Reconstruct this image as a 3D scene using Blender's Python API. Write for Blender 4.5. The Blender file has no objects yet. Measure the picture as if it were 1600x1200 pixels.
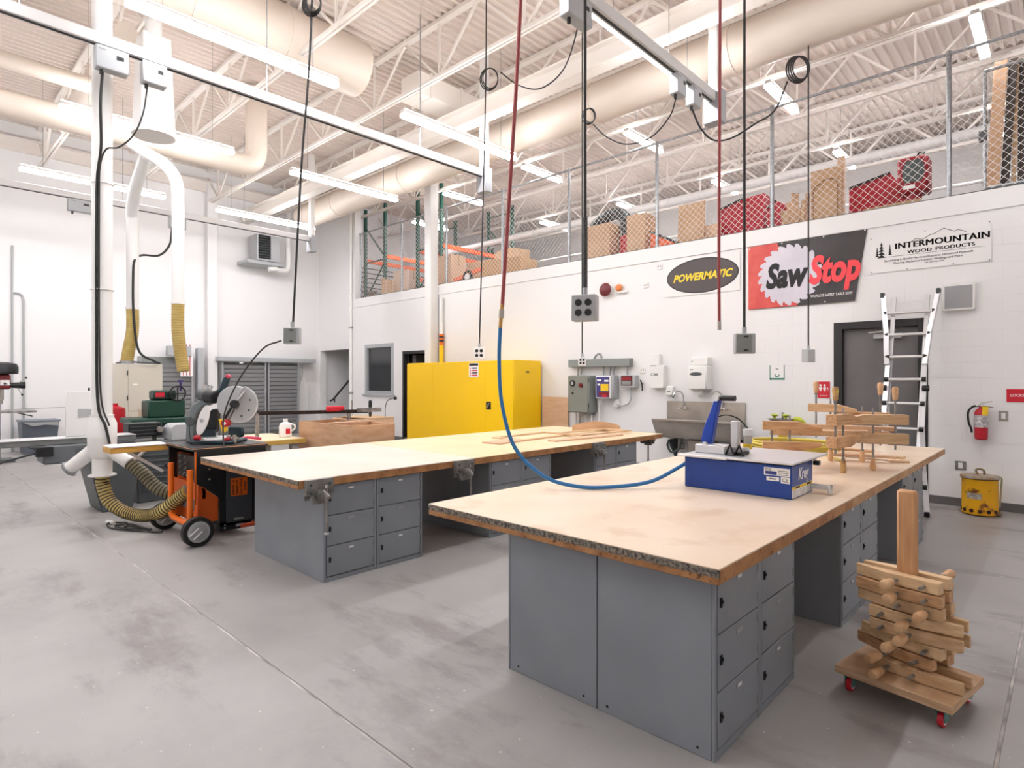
import bpy, bmesh, math, random
from mathutils import Vector, Matrix
R = math.radians
random.seed(7)
SC = bpy.context.scene
COL = SC.collection

# ------------------------------------------------------------------ camera, world, exposure
cam = bpy.data.cameras.new('camera')
cam.sensor_width = 36.0
cam.lens = 36.0 * 926.0 / 1600.0
cam.shift_y = -6.0 / 1600.0
cam.clip_start = 0.05
cam.clip_end = 200
camo = bpy.data.objects.new('camera', cam)
COL.objects.link(camo)
camo.location = (0, 0, 1.6)
camo.rotation_euler = (R(90), 0, R(43.378))
SC.camera = camo
world = bpy.data.worlds.new('world')
SC.world = world
world.use_nodes = True
world.node_tree.nodes['Background'].inputs[0].default_value = (1, 1, 1, 1)
world.node_tree.nodes['Background'].inputs[1].default_value = 0.05
SC.view_settings.view_transform = 'Standard'
SC.view_settings.look = 'None'
SC.view_settings.gamma = 1.0
SC.view_settings.use_curve_mapping = False
SC.view_settings.exposure = 1.05
LAMP = 30.0            # emission of every tube lens in the hall

SC.cycles.max_bounces = 6
SC.cycles.diffuse_bounces = 4
SC.cycles.glossy_bounces = 3
SC.cycles.transmission_bounces = 4
SC.cycles.caustics_reflective = False
SC.cycles.caustics_refractive = False
SC.cycles.sample_clamp_indirect = 6.0
SC.cycles.use_light_tree = False
SC.cycles.adaptive_threshold = 0.04

# ------------------------------------------------------------------ helpers
def lin(c):
    return tuple(((v / 255) / 12.92 if v / 255 <= .04045 else ((v / 255 + .055) / 1.055) ** 2.4) for v in c) + (1,)

def mat(name, c, rough=.5, metal=0.0, c2=None, scale=8.0, st=(1, 1, 1), detail=4.0, lo=.35, hi=.65,
        bump=0.0, bscale=40.0, coat=0.0, emit=0.0, trans=0.0, alpha=1.0, spec=.5, c3=None, s3=30.0, lo3=.62, hi3=.7):
    m = bpy.data.materials.new(name)
    m.use_nodes = True
    nt = m.node_tree
    N, L = nt.nodes, nt.links
    p = N['Principled BSDF']
    I = p.inputs
    I['Base Color'].default_value = lin(c)
    I['Roughness'].default_value = rough
    I['Metallic'].default_value = metal
    I['Specular IOR Level'].default_value = spec
    I['Coat Weight'].default_value = coat
    I['Transmission Weight'].default_value = trans
    I['Alpha'].default_value = alpha
    if emit:
        I['Emission Color'].default_value = lin(c)
        I['Emission Strength'].default_value = emit
    if c2 or bump or c3:
        tc = N.new('ShaderNodeTexCoord')
        mp = N.new('ShaderNodeMapping')
        L.new(tc.outputs['Object'], mp.inputs[0])
        mp.inputs['Scale'].default_value = st
    col = None
    if c2:
        no = N.new('ShaderNodeTexNoise')
        no.inputs['Scale'].default_value = scale
        no.inputs['Detail'].default_value = detail
        L.new(mp.outputs[0], no.inputs['Vector'])
        rp = N.new('ShaderNodeValToRGB')
        rp.color_ramp.elements[0].position = lo
        rp.color_ramp.elements[1].position = hi
        rp.color_ramp.elements[0].color = lin(c)
        rp.color_ramp.elements[1].color = lin(c2)
        L.new(no.outputs['Fac'], rp.inputs[0])
        col = rp.outputs[0]
        L.new(col, I['Base Color'])
    if c3:
        n3 = N.new('ShaderNodeTexNoise')
        n3.inputs['Scale'].default_value = s3
        n3.inputs['Detail'].default_value = 5
        L.new(mp.outputs[0], n3.inputs['Vector'])
        r3 = N.new('ShaderNodeValToRGB')
        r3.color_ramp.elements[0].position = lo3
        r3.color_ramp.elements[1].position = hi3
        L.new(n3.outputs['Fac'], r3.inputs[0])
        mx = N.new('ShaderNodeMixRGB')
        L.new(r3.outputs[0], mx.inputs[0])
        if col:
            L.new(col, mx.inputs[1])
        else:
            mx.inputs[1].default_value = lin(c)
        mx.inputs[2].default_value = lin(c3)
        L.new(mx.outputs[0], I['Base Color'])
    if bump:
        nb = N.new('ShaderNodeTexNoise')
        nb.inputs['Scale'].default_value = bscale
        nb.inputs['Detail'].default_value = 4
        L.new(mp.outputs[0], nb.inputs['Vector'])
        b = N.new('ShaderNodeBump')
        b.inputs['Strength'].default_value = bump
        b.inputs['Distance'].default_value = .01
        L.new(nb.outputs['Fac'], b.inputs['Height'])
        L.new(b.outputs[0], I['Normal'])
    return m

def rotm(rx=0, ry=0, rz=0):
    return Matrix.Rotation(R(rz), 4, 'Z') @ Matrix.Rotation(R(ry), 4, 'Y') @ Matrix.Rotation(R(rx), 4, 'X')

def TR(loc, rx=0, ry=0, rz=0):
    return Matrix.Translation(loc) @ rotm(rx, ry, rz)

def wm(o):
    m = o.matrix_basis.copy()
    while o.parent:
        o = o.parent
        m = o.matrix_basis @ m
    return m

def smooth(pts, n=8, closed=False):
    P = [Vector(p) for p in pts]
    out = []
    k = len(P)
    rng = range(k) if closed else range(k - 1)
    for i in rng:
        if closed:
            a, b, c, d = P[(i - 1) % k], P[i], P[(i + 1) % k], P[(i + 2) % k]
        else:
            b, c = P[i], P[i + 1]
            a = P[i - 1] if i else b * 2 - c
            d = P[i + 2] if i + 2 < k else c * 2 - b
        for j in range(n):
            t = j / n
            out.append(.5 * ((2 * b) + (c - a) * t + (2 * a - 5 * b + 4 * c - d) * t * t + (3 * b - a - 3 * c + d) * t ** 3))
    if not closed:
        out.append(P[-1])
    return out

class MB:
    def __init__(s):
        s.v = []
        s.f = []
    def add(s, vs, fs, M=None):
        o = len(s.v)
        s.v += [(M @ Vector(q)) if M else Vector(q) for q in vs]
        s.f += [tuple(i + o for i in f) for f in fs]
        return s
    def box(s, x0, x1, y0, y1, z0, z1, M=None):
        return s.add([(x0, y0, z0), (x1, y0, z0), (x1, y1, z0), (x0, y1, z0), (x0, y0, z1), (x1, y0, z1), (x1, y1, z1), (x0, y1, z1)],
                     [(0, 3, 2, 1), (4, 5, 6, 7), (0, 1, 5, 4), (1, 2, 6, 5), (2, 3, 7, 6), (3, 0, 4, 7)], M)
    def cbox(s, c, d, M=None):
        return s.box(c[0] - d[0] / 2, c[0] + d[0] / 2, c[1] - d[1] / 2, c[1] + d[1] / 2, c[2] - d[2] / 2, c[2] + d[2] / 2, M)
    def bar(s, p, q, w, h=None):
        p, q = Vector(p), Vector(q)
        d = q - p
        l = d.length
        zq = d.to_track_quat('X', 'Z').to_matrix().to_4x4()
        h = h or w
        return s.box(0, l, -w / 2, w / 2, -h / 2, h / 2, Matrix.Translation(p) @ zq)
    def cyl(s, p, q, r, r2=None, n=12, caps=True, M=None):
        p, q = Vector(p), Vector(q)
        r2 = r if r2 is None else r2
        rot = (q - p).to_track_quat('Z', 'Y').to_matrix()
        vs, fs = [], []
        for c, rr in ((p, r), (q, r2)):
            for i in range(n):
                a = 2 * math.pi * i / n
                vs.append(c + rot @ Vector((math.cos(a) * rr, math.sin(a) * rr, 0)))
        for i in range(n):
            j = (i + 1) % n
            fs.append((i, j, n + j, n + i))
        if caps:
            fs.append(tuple(range(n - 1, -1, -1)))
            fs.append(tuple(range(n, 2 * n)))
        return s.add(vs, fs, M)
    def tube(s, pts, r, n=8, closed=False, M=None):
        P = [Vector(p) for p in pts]
        k = len(P)
        vs, fs = [], []
        up = None
        for i in range(k):
            if closed:
                d = P[(i + 1) % k] - P[i - 1]
            else:
                d = P[min(i + 1, k - 1)] - P[max(i - 1, 0)]
            d.normalize()
            if up is None:
                up = d.orthogonal().normalized()
            up = (up - d * up.dot(d))
            if up.length < 1e-6:
                up = d.orthogonal()
            up.normalize()
            sd = d.cross(up)
            rr = r(i / (k - 1)) if callable(r) else r
            for j in range(n):
                a = 2 * math.pi * j / n
                vs.append(P[i] + up * math.cos(a) * rr + sd * math.sin(a) * rr)
        for i in range(k if closed else k - 1):
            for j in range(n):
                a, b = i * n + j, i * n + (j + 1) % n
                c, d_ = ((i + 1) % k) * n + (j + 1) % n, ((i + 1) % k) * n + j
                fs.append((a, b, c, d_))
        if not closed:
            fs.append(tuple(range(n - 1, -1, -1)))
            fs.append(tuple(range((k - 1) * n, k * n)))
        return s.add(vs, fs, M)
    def prism(s, poly, h0, h1, M=None):        # polygon in local XY, extruded along local Z
        n = len(poly)
        vs = [(x, y, h0) for x, y in poly] + [(x, y, h1) for x, y in poly]
        fs = [tuple(range(n - 1, -1, -1)), tuple(range(n, 2 * n))]
        fs += [(i, (i + 1) % n, n + (i + 1) % n, n + i) for i in range(n)]
        return s.add(vs, fs, M)
    def lathe(s, prof, n=16, M=None):
        vs, fs = [], []
        for r, z in prof:
            for i in range(n):
                a = 2 * math.pi * i / n
                vs.append((math.cos(a) * r, math.sin(a) * r, z))
        for k in range(len(prof) - 1):
            for i in range(n):
                j = (i + 1) % n
                fs.append((k * n + i, k * n + j, (k + 1) * n + j, (k + 1) * n + i))
        fs.append(tuple(range(n - 1, -1, -1)))
        fs.append(tuple(range((len(prof) - 1) * n, len(prof) * n)))
        return s.add(vs, fs, M)
    def mesh(s, name, m, bevel=0, seg=1, flat=False):
        me = bpy.data.meshes.new(name)
        me.from_pydata([tuple(q) for q in s.v], [], s.f)
        bm = bmesh.new()
        bm.from_mesh(me)
        bmesh.ops.recalc_face_normals(bm, faces=bm.faces)
        if bevel:
            bmesh.ops.bevel(bm, geom=[e for e in bm.edges if len(e.link_faces) == 2 and e.calc_face_angle(0) > .6],
                            offset=bevel, segments=seg, affect='EDGES', profile=.7, clamp_overlap=True)
        bm.to_mesh(me)
        bm.free()
        if not flat:
            me.polygons.foreach_set('use_smooth', [True] * len(me.polygons))
            me.set_sharp_from_angle(angle=R(38))
        me.materials.append(m)
        return me
    def build(s, name, m, parent=None, world=True, bevel=0, seg=1, flat=False):
        loc = None
        if parent is not None:
            if world:
                inv = wm(parent).inverted()
                s.v = [inv @ q for q in s.v]
        else:
            xs = [q.x for q in s.v]; ys = [q.y for q in s.v]; zs = [q.z for q in s.v]
            loc = Vector(((min(xs) + max(xs)) / 2, (min(ys) + max(ys)) / 2, min(zs)))
            s.v = [q - loc for q in s.v]
        o = bpy.data.objects.new(name, s.mesh(name, m, bevel, seg, flat))
        COL.objects.link(o)
        if parent is not None:
            o.parent = parent
        else:
            o.location = loc
        return o

def tag(o, label=None, cat=None, group=None, kind=None):
    if label: o['label'] = label
    if cat: o['category'] = cat
    if group: o['group'] = group
    if kind: o['kind'] = kind
    return o

def thing(name, label, cat, loc, rz=0, group=None, kind=None, rx=0, ry=0):
    o = bpy.data.objects.new(name, None)
    COL.objects.link(o)
    o.empty_display_size = .1
    o.location = loc
    o.rotation_euler = (R(rx), R(ry), R(rz))
    return tag(o, label, cat, group, kind)

def copy_tree(o, parent=None):
    c = o.copy()
    COL.objects.link(c)
    if parent is not None:
        c.parent = parent
    for ch in list(o.children):
        if ch is not c:
            copy_tree(ch, c)
    return c

def inst(name, me, parent, loc=(0, 0, 0), M=None):
    o = bpy.data.objects.new(name, me)
    COL.objects.link(o)
    o.parent = parent
    if M is not None:
        o.matrix_basis = M
    else:
        o.location = loc
    return o

def text(name, s, size, m, parent, M, ext=.0008, shear=0, off=0, sx=1, align='CENTER', spacing=1, world=True):
    """flat lettering standing in the local XZ plane of M (M maps X right, Y up, Z towards the reader)"""
    cu = bpy.data.curves.new(name, 'FONT')
    cu.body = s
    cu.size = size
    cu.extrude = ext
    cu.shear = shear
    cu.offset = off
    cu.space_character = spacing
    cu.resolution_u = 3
    cu.align_x = align
    cu.align_y = 'CENTER'
    to = bpy.data.objects.new('tmp', cu)
    me = bpy.data.meshes.new_from_object(to)
    bpy.data.objects.remove(to)
    MM = M @ Matrix.Diagonal((sx, 1, 1, 1))
    if world:
        MM = wm(parent).inverted() @ MM
    me.transform(MM)
    me.materials.clear()
    me.materials.append(m)
    me.name = name
    o = bpy.data.objects.new(name, me)
    COL.objects.link(o)
    o.parent = parent
    return o

WALLR = Matrix(((1, 0, 0, 0), (0, 0, -1, 0), (0, 1, 0, 0), (0, 0, 0, 1)))      # X right, Z up, facing -Y
EAST = Matrix(((0, 0, 1, 0), (1, 0, 0, 0), (0, 1, 0, 0), (0, 0, 0, 1)))         # facing +X, reading along +Y
def onR(x, y, z, rz=0):
    return Matrix.Translation((x, y, z)) @ WALLR @ Matrix.Rotation(R(rz), 4, 'Z')
def onE(x, y, z, rz=0):
    return Matrix.Translation((x, y, z)) @ EAST @ Matrix.Rotation(R(rz), 4, 'Z')

# ------------------------------------------------------------------ materials
m_wall = mat('white_wall_paint', (240, 238, 237), .55)
m_block = mat('painted_block', (240, 238, 237), .55)
m_white = mat('white_enamel', (238, 236, 233), .4)
m_cream = mat('cream_ceiling_paint', (236, 228, 220), .55)
m_deck = mat('deck_paint', (222, 209, 199), .5)
m_duct = mat('duct_paint', (222, 208, 194), .45)
m_lens = mat('tube_lens', (249, 250, 255), .4, emit=LAMP)
m_uplight = mat('added_uplight', (249, 246, 244), .4, emit=LAMP * .22)  # glow for strips added to throw more light on the ceiling
m_grey = mat('locker_grey', (142, 147, 153), .42, c2=(134, 139, 145), scale=2.2, detail=2)
m_greydk = mat('machine_grey', (84, 88, 90), .45, c2=(74, 78, 80), scale=3)
m_greylt = mat('light_grey_box', (176, 178, 180), .45)
m_greymd = mat('box_grey', (140, 144, 140), .5)
m_black = mat('black_plastic', (22, 22, 24), .45)
m_rubber = mat('black_rubber', (28, 27, 27), .7)
m_cable = mat('cable_jacket', (40, 38, 37), .6)
m_darkin = mat('interior_shade_black', (16, 16, 17), .8)  # near-black that paints in the shade behind openings
m_galv = mat('galvanized_steel', (176, 178, 180), .38, .75, c2=(150, 152, 155), scale=30)
m_wire = mat('fence_wire', (232, 228, 226), .5, .1)
m_steel = mat('stainless_steel', (186, 180, 172), .34, .8, c2=(170, 164, 157), scale=4)
m_iron = mat('worn_iron', (168, 164, 160), .36, .45, c2=(122, 118, 114), scale=9)
m_alu = mat('aluminium', (222, 222, 224), .33, .7)
m_chrome = mat('chrome', (220, 220, 220), .12, 1.0)
m_door = mat('door_grey', (112, 109, 110), .45, c2=(104, 101, 102), scale=2)
m_dframe = mat('door_frame_black', (40, 37, 38), .5)
m_base = mat('rubber_base', (104, 102, 102), .6)
m_yel = mat('cabinet_yellow', (255, 207, 0), .38)
m_blue = mat('machine_blue', (4, 54, 138), .3, c2=(6, 62, 150), scale=3)
m_bluehose = mat('blue_hose', (38, 112, 172), .45)
m_redhose = mat('red_hose', (158, 66, 66), .5)
m_orange = mat('stand_orange', (240, 112, 22), .4)
m_orange2 = mat('rack_orange', (244, 110, 52), .5)
m_green = mat('rack_green', (32, 84, 72), .5)
m_mgreen = mat('machine_green', (18, 66, 52), .4)
m_teal = mat('saw_teal', (24, 52, 62), .4)
m_red = mat('bright_red', (186, 20, 38), .45)
m_sign = mat('sign_red', (206, 26, 48), .45)
m_pale = mat('paper_white', (242, 240, 238), .6)
m_label = mat('label_yellow', (246, 206, 40), .5)
m_ink = mat('black_ink', (28, 26, 27), .6)
m_card = mat('cardboard', (204, 168, 132), .8, c2=(190, 152, 116), scale=3)
m_ply = mat('plywood_face', (212, 172, 136), .6, c2=(194, 150, 114), scale=3.2, st=(1, 1, 5), detail=6)
m_plypk = mat('plywood_pink', (222, 188, 158), .6, c2=(208, 170, 138), scale=2.5, st=(1, 5, 5), detail=5)
m_woodx = mat('maple_x', (220, 184, 142), .5, c2=(198, 158, 116), scale=5, st=(1, 9, 9), detail=5)
m_woody = mat('maple_y', (222, 190, 152), .5, c2=(204, 168, 128), scale=5, st=(9, 1, 9), detail=5)
m_woodz = mat('fir_z', (210, 160, 114), .5, c2=(190, 138, 94), scale=6, st=(9, 9, .7), detail=5)
m_handle = mat('turned_handle', (226, 184, 140), .45, c2=(204, 156, 112), scale=12)
m_top = mat('bench_top', (240, 219, 195), .33, c2=(232, 206, 178), scale=1.3, detail=8, lo=.4, hi=.7, c3=(224, 196, 166), s3=3.5, lo3=.56, hi3=.7)
m_top0 = mat('bench_top_pale', (238, 224, 210), .34, c2=(230, 212, 196), scale=1.3, detail=8)
m_top2 = mat('bench_top_yellow', (240, 220, 184), .34, c2=(234, 210, 170), scale=1.5, detail=6)
m_edge = mat('bench_edge', (186, 134, 84), .6, c2=(156, 104, 62), scale=9, detail=8, bump=.4, bscale=60, c3=(92, 54, 30), s3=26, lo3=.6, hi3=.72)
m_edge2 = mat('bench_edge_pale', (204, 158, 112), .55, c2=(180, 130, 84), scale=9, detail=8, bump=.4, bscale=60, c3=(112, 74, 46), s3=26, lo3=.6, hi3=.72)
m_edgedk = mat('bench_edge_tape', (146, 136, 122), .75, c2=(78, 72, 66), scale=55, detail=8, lo=.42, hi=.6, bump=.5, bscale=120)
m_hoseY = mat('duct_hose_yellow', (206, 184, 112), .5, c2=(188, 160, 84), scale=6)
m_beige = mat('machine_beige', (206, 200, 186), .5)
m_canY = mat('waste_can_yellow', (244, 184, 16), .45, c2=(236, 168, 12), scale=4, c3=(136, 74, 24), s3=7, lo3=.58, hi3=.66)
m_glassd = mat('dark_glass', (58, 60, 62), .12)
m_clear = mat('clear_plastic', (226, 226, 226), .2, trans=.55)
m_slat = mat('slat_grey', (158, 158, 160), .45)
# ------------------------------------------------------------------ the setting
XL, YW, ZD = -17.2, 9.38, 7.35
XN, YN, YM, ZM = 3.6, -3.6, 17.0, 3.8

def floor_mat():
    m = bpy.data.materials.new('polished_concrete')
    m.use_nodes = True
    N, L = m.node_tree.nodes, m.node_tree.links
    p = N['Principled BSDF']
    g = N.new('ShaderNodeNewGeometry')
    def noise(scale, st, det, rough=.55):
        mp = N.new('ShaderNodeMapping')
        mp.inputs['Scale'].default_value = st
        L.new(g.outputs['Position'], mp.inputs[0])
        n = N.new('ShaderNodeTexNoise')
        n.inputs['Scale'].default_value = scale
        n.inputs['Detail'].default_value = det
        n.inputs['Roughness'].default_value = rough
        L.new(mp.outputs[0], n.inputs['Vector'])
        return n
    def ramp(n, a, b, ca, cb):
        r = N.new('ShaderNodeValToRGB')
        e = r.color_ramp.elements
        e[0].position, e[1].position = a, b
        e[0].color, e[1].color = ca, cb
        L.new(n.outputs['Fac'], r.inputs[0])
        return r
    def mix(f, a, b, k=None):
        x = N.new('ShaderNodeMixRGB')
        if f is not None: L.new(f, x.inputs[0])
        else: x.inputs[0].default_value = k
        for i, q in ((1, a), (2, b)):
            if hasattr(q, 'links'): L.new(q, x.inputs[i])
            else: x.inputs[i].default_value = q
        return x.outputs[0]
    big = ramp(noise(.42, (1, 1, 1), 3), .36, .64, lin((177, 174, 172)), lin((153, 150, 148)))
    streak = ramp(noise(1.0, (.55, 1.5, 1), 7, .66), .53, .64, (0, 0, 0, 1), (1, 1, 1, 1))
    c = mix(streak.outputs[0], big.outputs[0], lin((130, 123, 122)))
    cloud = ramp(noise(2.6, (1, 1, 1), 5, .7), .4, .75, (0, 0, 0, 1), (.55, .55, .55, 1))
    c = mix(cloud.outputs[0], c, lin((177, 174, 170)))
    speck = ramp(noise(30, (1, 1, 1), 1), .755, .775, (0, 0, 0, 1), (.6, .6, .6, 1))
    c = mix(speck.outputs[0], c, lin((222, 219, 214)))
    L.new(c, p.inputs['Base Color'])
    p.inputs['Roughness'].default_value = .42
    return m
m_floor = floor_mat()
m_joint = mat('joint_filler', (206, 200, 196), .7, c2=(140, 132, 128), scale=5)
fl = tag(MB().box(XL - .2, XN, YN, YW + .2, -.25, -.004).build('floor', m_joint), 'polished grey concrete floor with saw-cut joints', 'floor', kind='structure')
for x0, x1 in ((XL, -.236), (-.224, XN)):
    for y0, y1 in ((YN, 1.484), (1.496, YW)):
        MB().box(x0, x1, y0, y1, -.004 - .03, 0).build('concrete_slab', m_floor, fl, bevel=.003)

def holed(u0, u1, v0, v1, holes):
    us = sorted({u0, u1, *[h[0] for h in holes], *[h[1] for h in holes]})
    vs = sorted({v0, v1, *[h[2] for h in holes], *[h[3] for h in holes]})
    us = [u for u in us if u0 <= u <= u1]
    vs = [v for v in vs if v0 <= v <= v1]
    for i in range(len(us) - 1):
        for j in range(len(vs) - 1):
            cu, cv = (us[i] + us[i + 1]) / 2, (vs[j] + vs[j + 1]) / 2
            if not any(h[0] < cu < h[1] and h[2] < cv < h[3] for h in holes):
                yield us[i], us[i + 1], vs[j], vs[j + 1]

XB0, XB1 = -3.66, .8     # the stretch of wall_right whose blocks can be told apart
HOLES = [(-2.49, -1.37, 0, 2.42), (-14.56, -13.27, 1.24, 2.56), (-12.83, -11.79, 0, 2.36), (-17.12, -15.47, 0, 2.52)]
wr = MB()
for a, b, c, d in holed(XL, XN, 0, 3.95, HOLES):
    wr.box(a, b, YW + (.012 if a >= -3.7 and False else 0), YW + .2, c, d)
wr.box(XL, -15.13, YW, YW + .2, 3.95, ZD)
wall_right = tag(wr.build('wall_right', m_wall), 'white painted wall with the banners under the mezzanine', 'wall', kind='structure')
cache = {}
def block(x0, x1, z0, z1):
    k = (round(x1 - x0, 3), round(z1 - z0, 3))
    if k not in cache:
        cache[k] = MB().box(-k[0] / 2, k[0] / 2, -.002, .004, -k[1] / 2, k[1] / 2).mesh('block', m_block, bevel=.0008)
    o = inst('block', cache[k], wall_right)
    o.location = wm(wall_right).inverted() @ Vector(((x0 + x1) / 2, YW, (z0 + z1) / 2))
BH, BL, J = .2032, .4064, .004
row = 0
z = .0
while z < 3.65:
    zt = min(z + BH, 3.68)
    off = 0 if row % 2 else BL / 2
    x = XB0 - off
    while x < XB1:
        a, b = max(x, XB0), min(x + BL, XB1)
        segs = [(a, b)]
        for h in HOLES[:1]:
            if z < h[3] - .02:
                ns = []
                for p, q in segs:
                    if q <= h[0] or p >= h[1]: ns.append((p, q))
                    else:
                        if p < h[0]: ns.append((p, h[0]))
                        if q > h[1]: ns.append((h[1], q))
                segs = ns
        for p, q in segs:
            if q - p > .03:
                block(p + J / 2, q - J / 2, (2.42 if z < 2.42 < zt and p >= -2.49 and q <= -1.37 else z) + J / 2, zt - J / 2)
        x += BL
    z += BH
    row += 1
tag(MB().box(-15.13, XN, YW - .02, YW + .22, 3.70, 3.95).build('trim_1', m_wall, bevel=.006), 'white cap band along the mezzanine edge', 'trim', kind='structure')
tag(MB().box(XL - .2, XL, YN, YM, 0, ZD).build('wall_left', m_wall), 'tall white wall at the far left end', 'wall', kind='structure')
tag(MB().box(XN, XN + .2, YN, YM, 0, ZD).build('wall_near', m_wall), 'white end wall behind the camera', 'wall', kind='structure')
tag(MB().box(XL - .2, XN + .2, YN - .2, YN, 0, ZD).build('wall_front', m_wall), 'white side wall behind the camera', 'wall', kind='structure')
tag(MB().box(XL - .2, XN + .2, YM, YM + .2, 0, ZD).build('wall_back', m_wall), 'white wall at the back of the mezzanine', 'wall', kind='structure')
tag(MB().box(XL, XN, YW + .2, YM, ZM - .15, ZM).build('floor_mezzanine', m_floor), 'grey concrete storage mezzanine floor', 'floor', kind='structure')
tag(MB().box(-1.36, XN, YW - .012, YW, 0, .105).build('baseboard_right', m_base, bevel=.003), 'grey rubber base along the right wall', 'baseboard', kind='structure')
tag(MB().box(-15.4, -2.5, YW - .012, YW, 0, .105).build('baseboard_far', m_base, bevel=.003), 'grey rubber base along the sink wall', 'baseboard', kind='structure')
# shallow rooms behind the openings
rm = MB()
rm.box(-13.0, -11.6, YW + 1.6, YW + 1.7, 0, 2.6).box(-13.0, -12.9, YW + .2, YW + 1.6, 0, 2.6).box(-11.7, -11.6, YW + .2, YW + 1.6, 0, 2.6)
tag(rm.build('wall_office', m_darkin), 'room behind the far doorway, its darkness painted near black', 'wall', kind='structure')  # walls coloured near black to carry the unlit room's shade
sw = MB()
sw.box(XL, -15.0, YW + 2.4, YW + 2.5, 0, 2.9).box(-15.47, -15.37, YW + .2, YW + 2.4, 0, 2.9)
tag(sw.build('wall_stair', m_wall), 'white wall of the stair alcove', 'wall', kind='structure')
tag(MB().box(XL, -15.4, YW + .2, YW + 2.5, -.25, 0).build('floor_stair', m_floor), 'concrete floor of the stair alcove', 'floor', kind='structure')
# stairs and handrail inside the alcove
st = thing('stairs', 'steps going up inside the far white alcove', 'stairs', (-16.3, YW + .9, 0))
for i in range(6):
    MB().box(-17.1 + i * .27, -15.48, YW + 1.1, YW + 2.3, i * .18, i * .18 + .18).build('step', m_wall, st, bevel=.004)
hr = thing('handrail', 'black sloping handrail with post in the far stair alcove', 'handrail', (-16.4, YW + .35, 0))
MB().tube([(-17.05, YW + .3, .95), (-16.9, YW + .3, .98), (-15.75, YW + .3, 1.72), (-15.68, YW + .3, 1.72)], .03, 8).build('rail', m_black, hr)
MB().box(-15.72, -15.5, YW + .22, YW + .36, 0, 1.8).build('post', mat('post_tan', (176, 164, 132), .5), hr, bevel=.006)
MB().cyl((-16.8, YW + .3, 1.03), (-16.8, YW + .3, .9), .02).build('bracket', m_black, hr)

# ceiling deck with flutes along Y
dk = MB()
p = .1524
k = int((XN - XL) / p)
vs, fs = [], []
for i in range(k):
    x = XL + i * p
    for dx, dz in ((0, 0), (.04, 0), (.056, .045), (.136, .045)):
        vs.append((x + dx, YN - .1, ZD + dz)); vs.append((x + dx, YM + .1, ZD + dz))
vs.append((XN, YN - .1, ZD)); vs.append((XN, YM + .1, ZD))
for i in range(len(vs) // 2 - 1):
    fs.append((2 * i, 2 * i + 1, 2 * i + 3, 2 * i + 2))
dk.add(vs, fs)
dk.box(XL - .2, XN + .2, YN - .2, YM + .2, ZD + .06, ZD + .1)
ceil = tag(dk.build('ceiling', m_deck, flat=True), 'cream painted corrugated steel roof deck on open joists', 'ceiling', kind='structure')
ZB = 6.42
JY = [-1.23 - 1.83, -1.23, .6, 2.43, 4.26, 6.09, 7.92, 9.75, 11.58, 13.41, 15.24]
PN = 1.83
nd = int((XN - XL - .3) / PN)
inv = wm(ceil).inverted()
dh = ZD - .06 - ZB
diag = [MB().bar((0, 0, 0), (sgn * PN / 2, 0, dh), .036).mesh('web_bar', m_cream) for sgn in (1, -1)]
vert = MB().bar((0, 0, 0), (0, 0, dh), .032).mesh('web_post', m_cream)
chord = MB().box(XL, XN, -.055, .055, -.06, 0).mesh('roof_joist', m_cream)
bchord = MB().box(XL, XN, -.05, -.012, 0, .05).box(XL, XN, .012, .05, 0, .05).mesh('bottom_chord', m_cream)
for y in JY:
    j = inst('roof_joist', chord, ceil, inv @ Vector((0, y, ZD)))
    inst('bottom_chord', bchord, j, (0, 0, ZB - ZD))
    one = 4 < y < 12
    if one:
        for i in range(nd):
            x = XL + .7 + i * PN
            for d in diag:
                inst('web_bar', d, j, (x, 0, ZB - ZD + .02))
            inst('web_post', vert, j, (x, 0, ZB - ZD + .02))
    else:
        w = MB()
        for i in range(nd):
            x = XL + .7 + i * PN
            for sgn in (1, -1):
                w.bar((x, y, ZB + .02), (x + sgn * PN / 2, y, ZD - .05), .045)
            w.bar((x, y, ZB + .02), (x, y, ZD - .05), .04)
        tag(w.build('web_bar', m_cream, j), kind='stuff')
# ledger, roof beam, columns
tag(MB().box(XL, XL + .12, YN, YW, 6.72, 6.98).box(XL, XL + .2, YN, YW, 6.98, 7.0).build('beam_left', m_cream), 'cream ledger beam along the top of the left wall', 'beam', kind='structure')
bm_ = MB().box(XL, XN, 6.86, 7.10, 6.02, 6.045).box(XL, XN, 6.96, 7.0, 6.045, 6.3).box(XL, XN, 6.86, 7.10, 6.3, 6.325)
tag(bm_.build('beam_middle', m_cream), 'cream steel roof beam with flanges crossing the hall', 'beam', kind='structure')
cl = thing('column', 'white square steel column rising past the mezzanine edge by the yellow cabinets', 'column', (-11.45, YW - .14, 0), kind='structure')
MB().box(-11.57, -11.33, YW - .27, YW - .03, 0, ZD - .05).build('shaft', m_white, cl, bevel=.012)
MB().cyl((-11.15, YW - .08, .4), (-11.15, YW - .08, 3.6), .045, n=12).build('conduit', m_white, cl)
MB().cyl((-11.15, YW - .08, 2.0), (-11.15, YW - .08, 2.45), .055, n=12).build('guard_sleeve', m_yel, cl)
MB().cyl((-11.15, YW - .08, 2.45), (-11.15, YW - .08, 2.72), .056, n=12).build('warning_band', m_orange, cl)
MB().cyl((-11.15, YW - .08, 2.53), (-11.15, YW - .08, 2.58), .058, n=12).build('black_band', m_black, cl)
MB().cyl((-11.15, YW - .08, 2.63), (-11.15, YW - .08, 2.67), .058, n=12).build('black_band', m_black, cl)
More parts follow.
